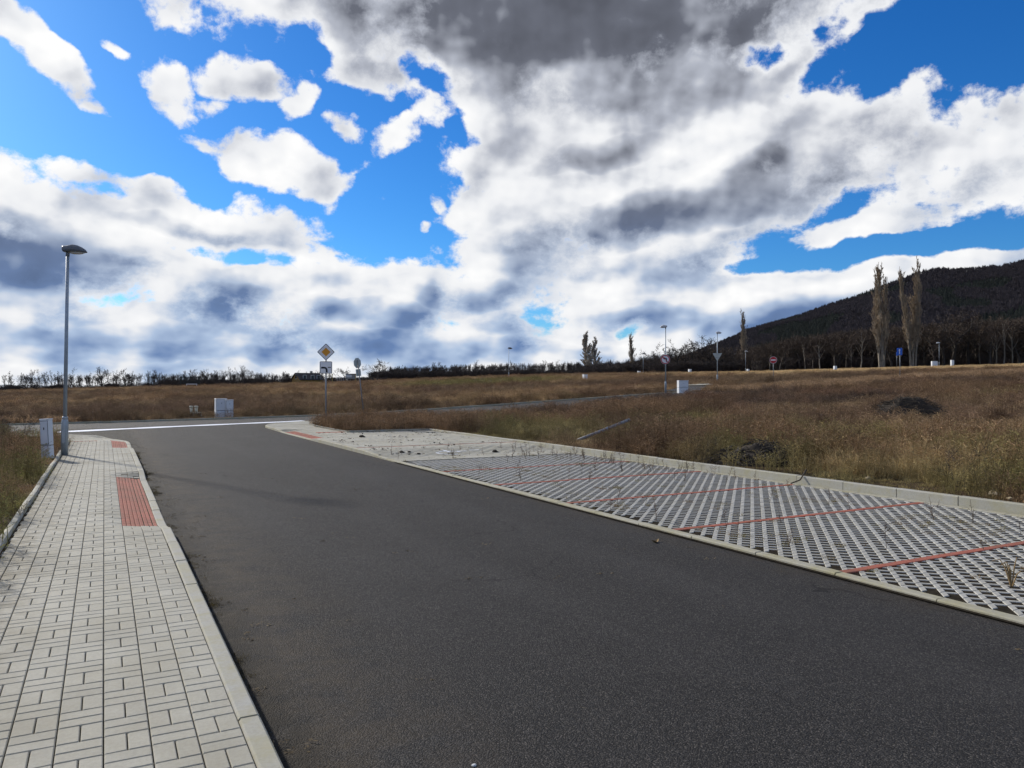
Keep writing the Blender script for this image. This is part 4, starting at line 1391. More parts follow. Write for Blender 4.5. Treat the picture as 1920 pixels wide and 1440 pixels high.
def white_block(px, d, y0, y1, wpx, label, storeys=2, bays=5, dp=8.0, setback=None):
    p = at(px, d); p.z = ray(px, y1, d).z
    h = (y1 - y0) / FPX * d; w = wpx / FPX * d
    r = empty('building', p, face_cam(p.x, p.y) + R(10)); tag(r, label, 'building')
    mb = MB(); mb.box((-w/2, 0, -3), (w/2, dp, h)); mb.build('wall', M['wall_white'], r)
    mb = MB(); mb.box((-w/2 - 0.2, -0.2, h), (w/2 + 0.2, dp + 0.2, h + 0.25)); mb.build('roof_slab', M['wall_grey'], r)
    for i in range(storeys):
        for k in range(bays):
            x = -w/2 + w * (k + 0.5) / bays
            z0 = h * (i + 0.28) / storeys; z1 = h * (i + 0.80) / storeys
            mb = MB(); mb.box((x - w/bays*0.3, -0.03, z0), (x + w/bays*0.3, 0.02, z1)); q = mb.build('window', M['wall_grey'], r)
            mb = MB(); mb.box((x - w/bays*0.24, -0.05, z0 + 0.1), (x + w/bays*0.24, -0.031, z1 - 0.1)); mb.build('pane', M['glass_dark'], q)
    return r
white_block(1474, 235, 668.5, 678, 40, 'long white building glimpsed between trees at the foot of the hill', 1, 9, 5)
r = white_block(1386, 330, 669, 676, 17, 'small white villa among trees below the lone poplar', 1, 4, 6)
mb = MB(); mb.box((-1.4, 0.8, 1.9), (1.0, 4.0, 3.2)); mb.build('upper_storey', M['wall_white'], r)
white_block(1478, 300, 651.5, 654, 14, 'pale roofline of a house high among the forest trees', 1, 3, 5)

# ================================================================== trees
M['bark_dark'] = simple_mat('dark_bark', (0.045, 0.037, 0.030), rough=0.95, var=0.35, scale=3.0)
M['bark_pale'] = simple_mat('pale_bark', (0.20, 0.175, 0.14), rough=0.9, var=0.25, scale=2.0)
M['twig_dark'] = simple_mat('dark_twigs', (0.052, 0.040, 0.034), rough=0.95, var=0.3, scale=0.8)
M['twig_brown'] = simple_mat('brown_twigs', (0.070, 0.050, 0.036), rough=0.95, var=0.3, scale=0.5)
M['twig_pale'] = simple_mat('pale_poplar_twigs', (0.36, 0.285, 0.20), rough=0.95, var=0.25, scale=0.5)
M['twig_light'] = simple_mat('light_poplar_twigs', (0.52, 0.45, 0.36), rough=0.95, var=0.2, scale=0.5)
M['needle'] = simple_mat('dark_needles', (0.016, 0.022, 0.018), rough=0.95, var=0.4, scale=0.3)

def rot_about(v, axis, a): return Matrix.Rotation(a, 3, axis) @ v
def perp(v, rnd):
    a = v.cross(Vector((rnd.uniform(-1, 1), rnd.uniform(-1, 1), rnd.uniform(-1, 1))))
    return a.normalized() if a.length > 1e-4 else Vector((1, 0, 0))
def grow(seed, h, style):
    """returns (trunk and limbs, twigs) as two MBs; unit: metres, base at the origin"""
    rnd = random.Random(seed)
    wood, twig = MB(), MB()
    def blade(p, q, w):
        d = (q - p)
        a = perp(d.normalized(), rnd) * w
        twig.add([p - a, p + a, q], [(0, 1, 2)])
    def branch(p, dirv, length, rad, lvl, maxl):
        n = 4 if lvl < 2 else 3
        pts, rads = [p.copy()], [rad]
        dv = dirv.copy()
        for i in range(n):
            up = style['up'] * (0.5 if lvl == 0 else 1.0)
            dv = (dv + Vector((rnd.gauss(0, style['wob']), rnd.gauss(0, style['wob']), rnd.gauss(0, style['wob']) + up))).normalized()
            pts.append(pts[-1] + dv * length / n)
            rads.append(rad * (1 - 0.75 * (i + 1) / n))
        if lvl <= 1 or (lvl == 2 and style.get('wood2')):
            wood.tube(pts, rads, 6 if lvl == 0 else 4, False)
        else:
            for a_, b_, r_ in zip(pts[:-1], pts[1:], rads):
                blade(a_, b_, max(r_, style['tw']))
        if lvl >= maxl:
            for k in range(style['fine']):
                t = rnd.uniform(0.15, 1.0)
                i = min(int(t * n), n - 1)
                o_ = pts[i].lerp(pts[i+1], t * n - i)
                d2 = rot_about(dv, perp(dv, rnd), R(rnd.uniform(*style['fa'])))
                d2.z += style['up']
                d2.normalize()
                blade(o_, o_ + d2 * length * rnd.uniform(0.5, 1.0), style['tw'] * 0.9)
            return
        cnt = style['n'][lvl]
        for k in range(cnt):
            t = rnd.uniform(style['from'] if lvl == 0 else 0.25, 1.0)
            if lvl == 0: t = style['from'] + (1 - style['from']) * (k + rnd.random()) / cnt
            i = min(int(t * n), n - 1)
            o_ = pts[i].lerp(pts[i+1], t * n - i)
            r_ = rads[i] * 0.55
            ang = R(rnd.uniform(*style['ang'][lvl]))
            d2 = rot_about(dv, perp(dv, rnd), ang)
            if lvl == 0:
                az_ = rnd.uniform(0, 2 * math.pi) if 'az' not in style else style['az'](k, cnt)
                d2 = Vector((math.cos(az_) * math.sin(ang), math.sin(az_) * math.sin(ang), math.cos(ang)))
            l2 = length * rnd.uniform(*style['len'][lvl]) * (1.0 - style['tap'] * (t if lvl == 0 else 0.3))
            branch(o_, d2, l2, max(r_, style['tw']), lvl + 1, maxl)
    branch(Vector((0, 0, -0.3)), Vector((rnd.gauss(0, 0.03), rnd.gauss(0, 0.03), 1)), h * style['trunk'], h * style['rad'], 0, style['lv'])
    # scale to the wanted height
    top = max(v[2] for v in twig.v) if twig.v else h
    s = h / top
    for mb_ in (wood, twig): mb_.v = [(x * s, y * s, z * s) for x, y, z in mb_.v]
    return wood, twig
BROAD = dict(up=0.05, wob=0.10, trunk=0.62, rad=0.028, lv=3, n=(10, 5, 4), ang=((30, 65), (25, 55), (25, 55)), len=((0.6, 0.95), (0.45, 0.7), (0.4, 0.65)), tap=0.45, tw=0.022, fine=5, fa=(20, 55), wood2=False)
BROAD['from'] = 0.32
SLIM = dict(up=0.10, wob=0.065, trunk=0.85, rad=0.018, lv=3, n=(11, 4, 3), ang=((20, 45), (20, 45), (20, 45)), len=((0.32, 0.55), (0.4, 0.6), (0.4, 0.65)), tap=0.55, tw=0.018, fine=4, fa=(15, 45))
SLIM['from'] = 0.35
POPLAR = dict(up=0.16, wob=0.05, trunk=0.94, rad=0.014, lv=3, n=(84, 7, 4), ang=((8, 22), (8, 22), (8, 26)), len=((0.13, 0.25), (0.35, 0.62), (0.35, 0.6)), tap=0.50, tw=0.020, fine=8, fa=(6, 24))
POPLAR['from'] = 0.13
BUSH = dict(up=0.05, wob=0.16, trunk=0.4, rad=0.014, lv=3, n=(12, 5, 3), ang=((20, 70), (25, 60), (25, 60)), len=((1.0, 1.7), (0.5, 0.75), (0.45, 0.7)), tap=0.1, tw=0.020, fine=4, fa=(20, 60))
BUSH['from'] = 0.02
PROTO = {}
def proto(key, seed, h, style, bark, twig, rad_scale=1.0, tw=None):
    st = dict(style)
    if tw: st['tw'] = tw
    w_, t_ = grow(seed, h, st)
    mw, mt = w_.mesh('trunk', True), t_.mesh('crown')
    mw.materials.append(M[bark]); mt.materials.append(M[twig])
    PROTO[key] = (mw, mt, h)
for i in range(4): proto(f'broad{i}', 100 + i, 10.0, BROAD, 'bark_dark', 'twig_dark', tw=0.040)
for i in range(4): proto(f'slim{i}', 200 + i, 10.0, SLIM, 'bark_dark', 'twig_dark', tw=0.042)
for i in range(3): proto(f'pale{i}', 300 + i, 10.0, SLIM, 'bark_pale', 'twig_brown', tw=0.022)
for i in range(2): proto(f'woods{i}', 350 + i, 10.0, BROAD, 'bark_dark', 'twig_brown', tw=0.042)
for i in range(2): proto(f'bush{i}', 400 + i, 4.0, BUSH, 'bark_dark', 'twig_dark', tw=0.030)
proto('poplarA', 501, 24.0, POPLAR, 'bark_pale', 'twig_pale', tw=0.034)
proto('poplarB', 502, 24.0, POPLAR, 'bark_pale', 'twig_pale', tw=0.034)
proto('poplarC', 503, 15.0, dict(POPLAR, n=(60, 7, 4), ang=((12, 34), (6, 20), (8, 24))), 'bark_pale', 'twig_light', tw=0.060)

def tree(name, key, px, d, ytop, ybase, label, group=None, wx=1.0, cat='tree', rz=None):
    b = at(px, d)
    b.z = min(b.z, ray(px, ybase, d).z) if ybase else b.z
    h = ray(px, ytop, d).z - b.z
    mw, mt, h0 = PROTO[key]
    r = empty(name, b, random.uniform(0, 6.28) if rz is None else rz)
    s = h / h0
    r.scale = (s * wx, s * wx, s)
    tag(r, label, cat, group)
    link('trunk', mw, None, r); link('crown', mt, None, r)
    return r
# the two tall poplars: several stems each, so each is built as one tree of three joined columns
def big_poplar(px, d, ytop, ybase, label, stems, rz=0.0):
    b = at(px, d); b.z = min(b.z, ray(px, ybase, d).z)
    r = empty('poplar_tree', b, CAMR); tag(r, label, 'poplar tree', 'poplar trees')
    for (dx, top, key, w, turn, lean) in stems:
        mw, mt, h0 = PROTO[key]
        h = ray(px, top, d).z - b.z
        s = h / h0
        for nm, me_ in (('trunk', mw), ('crown', mt)):
            o_ = link(nm, me_, None, r, (dx / FPX * d * 0.40, 0, 0))
            o_.scale = (s * w, s * w, s); o_.rotation_euler = (0, lean + math.atan2(dx / FPX * d * 0.45, h), turn)
    return r
big_poplar(1653, 185, 490, 681, 'tall bare poplar with a forked top, left of the two giants', [(-6, 489, 'poplarA', 1.12, 0.3, 0), (3, 492, 'poplarB', 1.05, 2.0, 0), (11, 508, 'poplarA', 0.85, 4.0, 0)])
big_poplar(1711, 185, 478, 678, 'tallest bare poplar with three spires, right of the two giants', [(-7, 498, 'poplarB', 0.9, 1.0, 0), (1, 478, 'poplarA', 1.05, 5.0, 0), (14, 516, 'poplarB', 0.85, 3.0, 0)])
tree('poplar_tree', 'poplarC', 1105, 262, 619, 706, 'pale bushy double poplar rising above the even dark wood', 'poplar trees', 2.3)
tree('poplar_tree', 'poplarC', 1117, 264, 630, 706, 'shorter pale poplar pressed against the right of the bushy one', 'poplar trees', 1.9)
tree('poplar_tree', 'poplarA', 1187, 300, 621, 706, 'slim small poplar standing in a patch of blue sky', 'poplar trees', 1.5)
tree('poplar_tree', 'poplarA', 1392, 232, 577, 697, 'lone slim poplar against the foot of the hill ridge', 'poplar trees', 1.2)
tree('birch_tree', 'pale1', 1491, 205, 620, 685, 'white-barked birch in front of the long white building', None, 0.75)
# broad trees between the small poplar and the hill
for (px, y0, key, w, lb) in ((1236, 640, 'broad0', 1.3, 'broad bare tree left of the no-left-turn lamp'), (1262, 634, 'broad1', 1.2, 'broad bare tree directly behind the no-left-turn lamp'),
                             (1290, 634, 'broad2', 1.25, 'broad rounded bare tree right of the no-left-turn lamp'), (1328, 626, 'broad3', 1.3, 'tallest broad bare tree left of the yield sign'),
                             (1358, 640, 'broad0', 1.2, 'bare tree right of the yield sign against the hill')):
    tree('bare_tree', key, px, 225, y0, 704, lb, 'broad bare trees beneath the hill', w)
tree('bare_tree', 'broad2', 706, 150, 671, 718, 'wide spreading bare tree right of the leaning stop sign', None, 1.15)
tree('bare_tree', 'broad1', 649, 215, 686, 718, 'rounded bare tree between the two road signs', None, 1.0)
tree('bare_tree', 'broad3', 1785, 190, 572, 682, 'large dark oak-like bare tree right of the giant poplars', None, 1.05)
tree('bare_tree', 'woods0', 1815, 195, 578, 682, 'second large bare tree beside the oak-like one at the forest edge', None, 1.0)
ORD = 'leftmost second third fourth fifth sixth seventh eighth ninth tenth eleventh twelfth thirteenth fourteenth fifteenth sixteenth seventeenth eighteenth nineteenth twentieth twenty-first twenty-second twenty-third'.split()
# thin row on the left: single trees one can tell apart
rr = random.Random(5)
spec = [(8, 707), (17, 700), (38, 703), (58, 697), (68, 694), (85, 701), (97, 699), (108, 700), (139, 692), (150, 707), (163, 706), (190, 691), (203, 697), (213, 703),
        (237, 694), (246, 700), (262, 704), (276, 699), (289, 697), (300, 702)]
odd = {68: 'widest bare tree in the thin row left of the lamp', 139: 'bare tree just right of the nearest lamp post, dark trunk', 190: 'tall single bare tree with dark trunk in the thin row', 237: 'bare tree with flat double crown in the thin row'}
for i, (px, y0) in enumerate(spec):
    key = rr.choice(['slim0', 'slim1', 'slim2', 'slim3']) if px not in odd else 'broad%d' % (i % 4)
    yb = 735 - px / 300 * 10
    tree('bare_tree', key, px, 215 + rr.uniform(-6, 10), y0 - 5, yb, odd.get(px, ORD[i] + ' bare tree from the left in the thin row along the field edge'), 'thin row of bare trees on the far left', 1.0 if px not in odd else 1.1)
# denser trees from the goal to the house
spec2 = [(316, 700), (330, 697), (345, 694), (362, 690), (378, 692), (392, 690), (405, 693), (418, 692), (432, 687), (446, 688), (457, 684), (470, 692), (486, 700), (503, 697), (519, 701), (536, 695), (557, 693), (590, 692), (604, 697)]
for i, (px, y0) in enumerate(spec2):
    tree('bare_tree', 'broad%d' % (i % 4) if i % 2 else 'slim%d' % (i % 4), px, 205 + rr.uniform(-8, 15), y0, 722, 'bare tree in the dense clump between the small goal and the ochre house', 'clump of bare trees left of the ochre house', 0.95)
# front rank of the even wood
px = 722
while px < 1094:
    top = 690 - 12 * (px - 722) / 370 + 6 * math.sin(px * 0.09) + rr.uniform(-5, 5)
    tree('bare_tree', rr.choice(['slim0', 'slim1', 'slim2', 'slim3', 'broad1']), px, 262 + rr.uniform(-10, 12), top, 711 , 'bare tree in the front rank of the long even wood', 'front rank of the long even wood', 0.9)
    px += rr.uniform(9, 14)
# pale trunks along the forest edge on the right
for fi, (px, y0) in enumerate(((1420, 648), (1443, 655), (1462, 640), (1510, 632), (1524, 640), (1538, 628), (1565, 620), (1587, 622), (1596, 630), (1614, 616), (1633, 622), (1672, 622), (1690, 630), (1733, 606), (1752, 598), (1770, 610), (1838, 596), (1856, 590), (1868, 600), (1882, 588), (1898, 596), (1912, 592), (1935, 590))):
    nm = {1538: 'pale-trunked tree left of centre along the forest edge', 1614: 'leaning pale-trunked tree just left of the giant poplars', 1838: 'short pale trunk at the forest edge right of the white boxes', 1882: 'brightest pale trunk near the right end of the forest edge'}
    tree('forest_tree', rr.choice(['pale0', 'woods0', 'pale2', 'woods1']) if px not in (1538, 1614, 1838, 1882) else 'pale1', px, 188 + rr.uniform(-4, 8), y0, 684 if px > 1500 else 692,
         nm.get(px, ORD[fi] + ' slender tree from the left along the front edge of the dark forest'), 'pale trunks along the forest edge', 1.0)

# ---- geometry-nodes scatter for masses nobody could count
def scatter(name, pts, rotz, scl, proto_mesh, tint=None, tilt=None):
    n = len(pts)
    me = bpy.data.meshes.new(name)
    me.vertices.add(n)
    me.vertices.foreach_set('co', np.asarray(pts, np.float32).ravel())
    a = me.attributes.new('rot', 'FLOAT_VECTOR', 'POINT')
    rv = np.zeros((n, 3), np.float32); rv[:, 2] = rotz
    if tilt is not None: rv[:, 0] = tilt[:, 0]; rv[:, 1] = tilt[:, 1]
    a.data.foreach_set('vector', rv.ravel())
    a = me.attributes.new('scl', 'FLOAT_VECTOR', 'POINT')
    sv = np.asarray(scl, np.float32)
    if sv.ndim == 1: sv = np.repeat(sv[:, None], 3, 1)
    a.data.foreach_set('vector', sv.ravel())
    a = me.attributes.new('tint', 'FLOAT_VECTOR', 'POINT')
    tv = np.ones((n, 3), np.float32) if tint is None else np.asarray(tint, np.float32)
    a.data.foreach_set('vector', tv.ravel())
    o = bpy.data.objects.new(name, me); COL.objects.link(o)
    src = bpy.data.objects.new(name + '_source', proto_mesh)
    ng = bpy.data.node_groups.new(name, 'GeometryNodeTree')
    ng.interface.new_socket('Geometry', in_out='INPUT', socket_type='NodeSocketGeometry')
    ng.interface.new_socket('Geometry', in_out='OUTPUT', socket_type='NodeSocketGeometry')
    N = ng.nodes; Lk = ng.links
    gi_ = N.new('NodeGroupInput'); go = N.new('NodeGroupOutput')
    m2p = N.new('GeometryNodeMeshToPoints'); m2p.inputs['Radius'].default_value = 0.01
    iop = N.new('GeometryNodeInstanceOnPoints')
    oi = N.new('GeometryNodeObjectInfo'); oi.inputs['Object'].default_value = src; oi.inputs['As Instance'].default_value = True
    ar = N.new('GeometryNodeInputNamedAttribute'); ar.data_type = 'FLOAT_VECTOR'; ar.inputs['Name'].default_value = 'rot'
    asn = N.new('GeometryNodeInputNamedAttribute'); asn.data_type = 'FLOAT_VECTOR'; asn.inputs['Name'].default_value = 'scl'
    Lk.new(gi_.outputs[0], m2p.inputs['Mesh']); Lk.new(m2p.outputs[0], iop.inputs['Points'])
    Lk.new(oi.outputs['Geometry'], iop.inputs['Instance'])
    e2r = N.new('FunctionNodeEulerToRotation')
    Lk.new(ar.outputs['Attribute'], e2r.inputs[0]); Lk.new(e2r.outputs[0], iop.inputs['Rotation'])
    Lk.new(asn.outputs['Attribute'], iop.inputs['Scale'])
    Lk.new(iop.outputs[0], go.inputs[0])
    md = o.modifiers.new('scatter', 'NODES'); md.node_group = ng
    o['kind'] = 'stuff'
    return o

def joined(key):
    mw, mt, h0 = PROTO[key]
    me = bpy.data.meshes.new('joined_' + key)
    vs = [tuple(v.co) for v in mw.vertices] + [tuple(v.co) for v in mt.vertices]
    off = len(mw.vertices)
    fs = [tuple(p.vertices) for p in mw.polygons] + [tuple(off + i for i in p.vertices) for p in mt.polygons]
    me.from_pydata(vs, [], fs)
    me.materials.append(mw.materials[0]); me.materials.append(mt.materials[0])
    mi = [0] * len(mw.polygons) + [1] * len(mt.polygons)
    me.polygons.foreach_set('material_index', mi)
    return me
def mass(name, key, rects, label, cat):
    """rects: (px0, px1, d0, d1, top0, top1, count, base)"""
    P, S_, Z_ = [], [], []
    for (p0, p1, d0, d1, t0, t1, cnt, yb) in rects:
        for k in range(cnt):
            f = rr.random(); px = p0 + (p1 - p0) * f; d = rr.uniform(d0, d1)
            b = at(px, d); 
            if yb: b.z = min(b.z, ray(px, yb, d).z)
            top = t0 + (t1 - t0) * f + rr.uniform(-4, 6)
            h = max(ray(px, top, d).z - b.z, 1.0)
            P.append(b[:]); s = h / PROTO[key][2]; w = s * rr.uniform(0.85, 1.25)
            S_.append((w, w, s))
    o = scatter(name, P, np.array([rr.uniform(0, 6.28) for _ in P]), np.array(S_), joined(key))
    tag(o, label, cat)
    return o
mass('woodland', 'slim1', [(715, 1100, 272, 330, 690, 680, 330, 712), (300, 620, 212, 260, 702, 700, 150, 724), (0, 300, 225, 260, 706, 702, 60, 736)], 'dense bare wood forming the dark band behind the field', 'woodland')
mass('forest_edge', 'woods0', [(1400, 1500, 200, 260, 655, 628, 60, 694), (1500, 1640, 196, 260, 632, 612, 90, 686), (1640, 2050, 196, 270, 612, 586, 230, 684)], 'dark bare forest at the foot of the hill', 'forest')
mass('undergrowth', 'bush0', [(0, 320, 222, 240, 722, 716, 130, 736), (300, 720, 203, 240, 711, 707, 260, 722), (700, 1100, 262, 285, 696, 692, 360, 712), (1090, 1420, 215, 275, 684, 670, 420, 706), (1400, 2050, 192, 225, 668, 662, 260, 692)], 'tangled dark undergrowth beneath the far trees', 'undergrowth')
mass('far_wood', 'woods1', [(1200, 1420, 235, 300, 668, 645, 110, 704), (1120, 1215, 270, 310, 690, 682, 40, 706)], 'bare trees massed behind the broad ones', 'woodland')

# ---- the hill and its forest
RIDGE = [(1000, 724), (1100, 718), (1150, 706), (1190, 694), (1240, 681), (1290, 661), (1330, 645), (1380, 625), (1400, 614), (1450, 600), (1500, 586), (1560, 564), (1600, 552), (1640, 537), (1700, 514), (1730, 503), (1760, 498), (1800, 499), (1850, 495), (1880, 492), (1920, 483), (2000, 468), (2120, 440), (2300, 420), (2700, 440), (3200, 520)]
def ridge_y(px): return np.interp(px, [r_[0] for r_ in RIDGE], [r_[1] for r_ in RIDGE])
D0, D1 = 330.0, 1300.0
def hill_pt(az, t):
    """az: bearing from the camera axis, t: 0 foot .. 1 ridge .. 1.5 behind"""
    px = 960 + FPX * math.tan(az) if abs(az) < 1.3 else 3200
    d = D0 + (D1 - D0) * t
    dist = d
    zr = EYE + (HOR - float(ridge_y(px))) / FPX * D1 - 9.0
    zf = 5.0
    k = t if t <= 1 else 1 - (t - 1) * 1.6
    e = k ** 1.15 if k > 0 else 0
    z = zf + (zr - zf) * e
    z += 5.0 * math.sin(px * 0.011 + t * 5) * math.sin(t * math.pi) if t < 1 else 0
    xc = (px - 960) / FPX * d
    x, y = cam2w(xc, d)
    return (x, y, z)
azs = np.linspace(math.atan((1000 - 960) / FPX), math.atan((3150 - 960) / FPX), 90)
ts = np.linspace(0, 1.6, 40)
V = [hill_pt(a_, t_) for a_ in azs for t_ in ts]
F = [(i*40+j, (i+1)*40+j, (i+1)*40+j+1, i*40+j+1) for i in range(89) for j in range(39)]
M['hill'] = simple_mat('forest_floor', (0.022, 0.020, 0.022), rough=1.0, var=0.4, scale=0.02)
o = link('hill', np_mesh('hill', V, F, [M['hill']], True)); tag(o, 'long dark wooded hill rising to the right', None, None, 'structure')
# conifer prototype: ragged tiers
def conifer(seed):
    rnd = random.Random(seed); mb = MB()
    mb.tube([(0,0,-0.5), (0,0,9)], [0.16, 0.04], 5, False)
    for k in range(70):
        z = 1.0 + 8.6 * (k / 70)
        L_ = 1.9 * (1 - z / 10.2) + 0.2
        a_ = k * 2.4 + rnd.uniform(-0.4, 0.4)
        ux, uy = math.cos(a_), math.sin(a_)
        L_ *= rnd.uniform(0.7, 1.2)
        wd = L_ * 0.42
        mb.add([(0, 0, z + 0.35), (ux * L_ - uy * wd, uy * L_ + ux * wd, z - 0.55), (ux * L_ * 1.1, uy * L_ * 1.1, z - 0.3), (ux * L_ + uy * wd, uy * L_ - ux * wd, z - 0.6)], [(0, 1, 2), (0, 2, 3)])
    return mb
cm = conifer(1).mesh('conifer'); cm.materials.append(M['needle'])
M['twig_hill'] = simple_mat('hillside_twigs', (0.046, 0.039, 0.045), rough=0.95, var=0.35, scale=0.05)
def crown_mesh(seed):
    rnd = random.Random(seed); mb = MB()
    mb.tube([(0,0,-0.5), (0,0,5)], [0.2, 0.1], 4, False)
    for k in range(190):
        a_ = rnd.uniform(0, 6.283); el_ = rnd.uniform(0.05, 1.5); r_ = rnd.uniform(1.2, 3.0)
        b_ = Vector((0, 0, rnd.uniform(2.5, 5.5)))
        q = b_ + Vector((math.cos(a_) * math.cos(el_), math.sin(a_) * math.cos(el_), math.sin(el_) * 1.3)) * r_
        s_ = b_.lerp(q, 0.35)
        w_ = perp((q - b_).normalized(), rnd) * 0.11
        mb.add([s_ - w_, s_ + w_, q], [(0, 1, 2)])
    return mb
hm = crown_mesh(3).mesh('hill_crown'); hm.materials.append(M['twig_hill'])
C_, D_, CS, DS = [], [], [], []
for k in range(46000):
    a_ = math.atan((rr.uniform(1120, 2400) - 960) / FPX); t_ = rr.random() ** 0.8 * 1.06
    x, y, z = hill_pt(a_, t_)
    px = 960 + FPX * math.tan(a_)
    con = mnoise.noise(Vector((px * 0.012, t_ * 5.0, 3.3))) + (0.25 if 0.25 < t_ < 0.7 and 1420 < px < 1640 else 0) - (0.30 if t_ > 0.9 else 0) - (0.5 if px < 1400 else 0) - 0.12
    s_ = rr.uniform(0.7, 1.15)
    if con > 0.12: C_.append((x, y, z)); CS.append(s_ * 0.80)
    else: D_.append((x, y, z)); DS.append(s_ * 0.95)
o = scatter('hill_conifers', C_, rng.uniform(0, 6.28, len(C_)), np.array(CS), cm); tag(o, 'dark conifers in patches on the hillside', 'forest')
o = scatter('hill_forest', D_, rng.uniform(0, 6.28, len(D_)), np.array(DS), hm); tag(o, 'bare purple-brown deciduous forest covering the hill', 'forest')

# ================================================================== dry grass, weeds, litter
def plant_mat(name, col, trans=0.35, var=0.35):
    m = bpy.data.materials.new(name); m.use_nodes = True
    T = NT(m.node_tree); T.n.clear()
    at_ = T.new('ShaderNodeAttribute', attribute_type='INSTANCER', attribute_name='tint')
    g = T.new('ShaderNodeNewGeometry')
    c = T.mix(g.outputs['Random Per Island'], rgba([v * (1 - var) for v in col]), rgba([v * (1 + var) for v in col]))
    c = T.mix(1.0, c, at_.outputs['Vector'], 'MULTIPLY')
    d_ = T.new('ShaderNodeBsdfDiffuse'); t_ = T.new('ShaderNodeBsdfTranslucent'); mx = T.new('ShaderNodeMixShader')
    T.put(d_.inputs[0], c); T.put(t_.inputs[0], c); mx.inputs[0].default_value = trans
    T.l.new(d_.outputs[0], mx.inputs[1]); T.l.new(t_.outputs[0], mx.inputs[2])
    o_ = T.new('ShaderNodeOutputMaterial'); T.l.new(mx.outputs[0], o_.inputs[0])
    return m
M['blade'] = plant_mat('dry_grass_blades', (1.0, 1.0, 1.0))
M['stalk'] = plant_mat('dry_weed_stalks', (1.0, 1.0, 1.0), 0.15, 0.4)

def tuft(seed, n, h, spread, lean, w):
    rnd = random.Random(seed); mb = MB()
    for k in range(n):
        a = rnd.uniform(0, 6.283); r_ = spread * math.sqrt(rnd.random())
        bx, by = r_ * math.cos(a), r_ * math.sin(a)
        hh = h * rnd.uniform(0.55, 1.1); ln = lean * rnd.uniform(0.3, 1.3) * hh
        d_ = rnd.uniform(0, 6.283)
        ux, uy = math.cos(d_), math.sin(d_)
        q = rnd.uniform(0, 6.283); wx, wy = math.cos(q) * w, math.sin(q) * w
        m1 = (bx + ux * ln * 0.35, by + uy * ln * 0.35, hh * 0.6); tp = (bx + ux * ln, by + uy * ln, hh * rnd.uniform(0.75, 1.0))
        mb.add([(bx - wx, by - wy, -0.03), (bx + wx, by + wy, -0.03), (m1[0] + wx * .8, m1[1] + wy * .8, m1[2]), (m1[0] - wx * .8, m1[1] - wy * .8, m1[2]), tp], [(0, 1, 2, 3), (3, 2, 4)])
    return mb
def weed(seed, n, h, spread):
    rnd = random.Random(seed); mb = MB()
    def stem(p, q, w):
        d_ = (q - p).normalized(); a = perp(d_, rnd) * w; b = a.cross(d_)
        mb.add([p - a, p + a, q + a * .5, q - a * .5], [(0, 1, 2, 3)])
        mb.add([p - b, p + b, q + b * .5, q - b * .5], [(0, 1, 2, 3)])
    for k in range(n):
        a = rnd.uniform(0, 6.283); r_ = spread * math.sqrt(rnd.random())
        p = Vector((r_ * math.cos(a), r_ * math.sin(a), -0.04))
        q = p + Vector((rnd.gauss(0, 0.10), rnd.gauss(0, 0.10), 1)) * h * rnd.uniform(0.55, 1.0)
        stem(p, q, 0.0042)
        for j in range(rnd.randint(6, 11)):
            t = rnd.uniform(0.3, 1.0); s_ = p.lerp(q, t)
            az_ = rnd.uniform(0, 6.283); up = rnd.uniform(0.3, 1.0)
            e = s_ + Vector((math.cos(az_), math.sin(az_), up)) * h * rnd.uniform(0.07, 0.2)
            stem(s_, e, 0.0028)
            for _ in range(2):   # shrivelled leaves and seed heads
                c_ = s_.lerp(e, rnd.uniform(0.5, 1.0)); l_ = rnd.uniform(0.008, 0.020) * h / 0.7
                u = Vector((rnd.gauss(0, 1), rnd.gauss(0, 1), rnd.gauss(0, 1))).normalized() * l_; v = perp(u.normalized(), rnd) * l_ * 0.45
                mb.add([c_ - u, c_ + v, c_ + u, c_ - v], [(0, 1, 2, 3)])
    return mb
T_DRY = [tuft(1, 40, 0.46, 0.16, 0.55, 0.0045), tuft(2, 40, 0.36, 0.18, 0.8, 0.0045), tuft(11, 30, 0.55, 0.12, 0.45, 0.004)]
T_LOW = [tuft(3, 40, 0.14, 0.16, 0.9, 0.004), tuft(4, 40, 0.10, 0.18, 1.1, 0.004)]
T_WEED = [weed(5, 9, 0.75, 0.20), weed(6, 8, 0.65, 0.24), weed(7, 10, 0.85, 0.18)]
def pm(mb, nm, mat):
    me = mb.mesh(nm); me.materials.append(M[mat]); return me
P_DRY = [pm(t, 'dry_tuft', 'blade') for t in T_DRY]
P_LOW = [pm(t, 'low_tuft', 'blade') for t in T_LOW]
P_WEED = [pm(t, 'weed_plant', 'stalk') for t in T_WEED]

# value noise on numpy arrays
_tab = rng.random((256, 256))
def vnoise(x, y, s, o=0):
    x = np.asarray(x) / s + 37.7 * (o + 1); y = np.asarray(y) / s + 11.3 * (o + 1)
    xi, yi = np.floor(x).astype(int), np.floor(y).astype(int)
    fx, fy = x - xi, y - yi
    fx = fx * fx * (3 - 2 * fx); fy = fy * fy * (3 - 2 * fy)
    g = lambda i, j: _tab[(xi + i) % 256, (yi + j) % 256]
    return (g(0,0)*(1-fx) + g(1,0)*fx)*(1-fy) + (g(0,1)*(1-fx) + g(1,1)*fx)*fy
def fbm(x, y, s, o=0): return (vnoise(x, y, s, o) + 0.5 * vnoise(x, y, s/2.1, o+1) + 0.25 * vnoise(x, y, s/4.3, o+2)) / 1.75

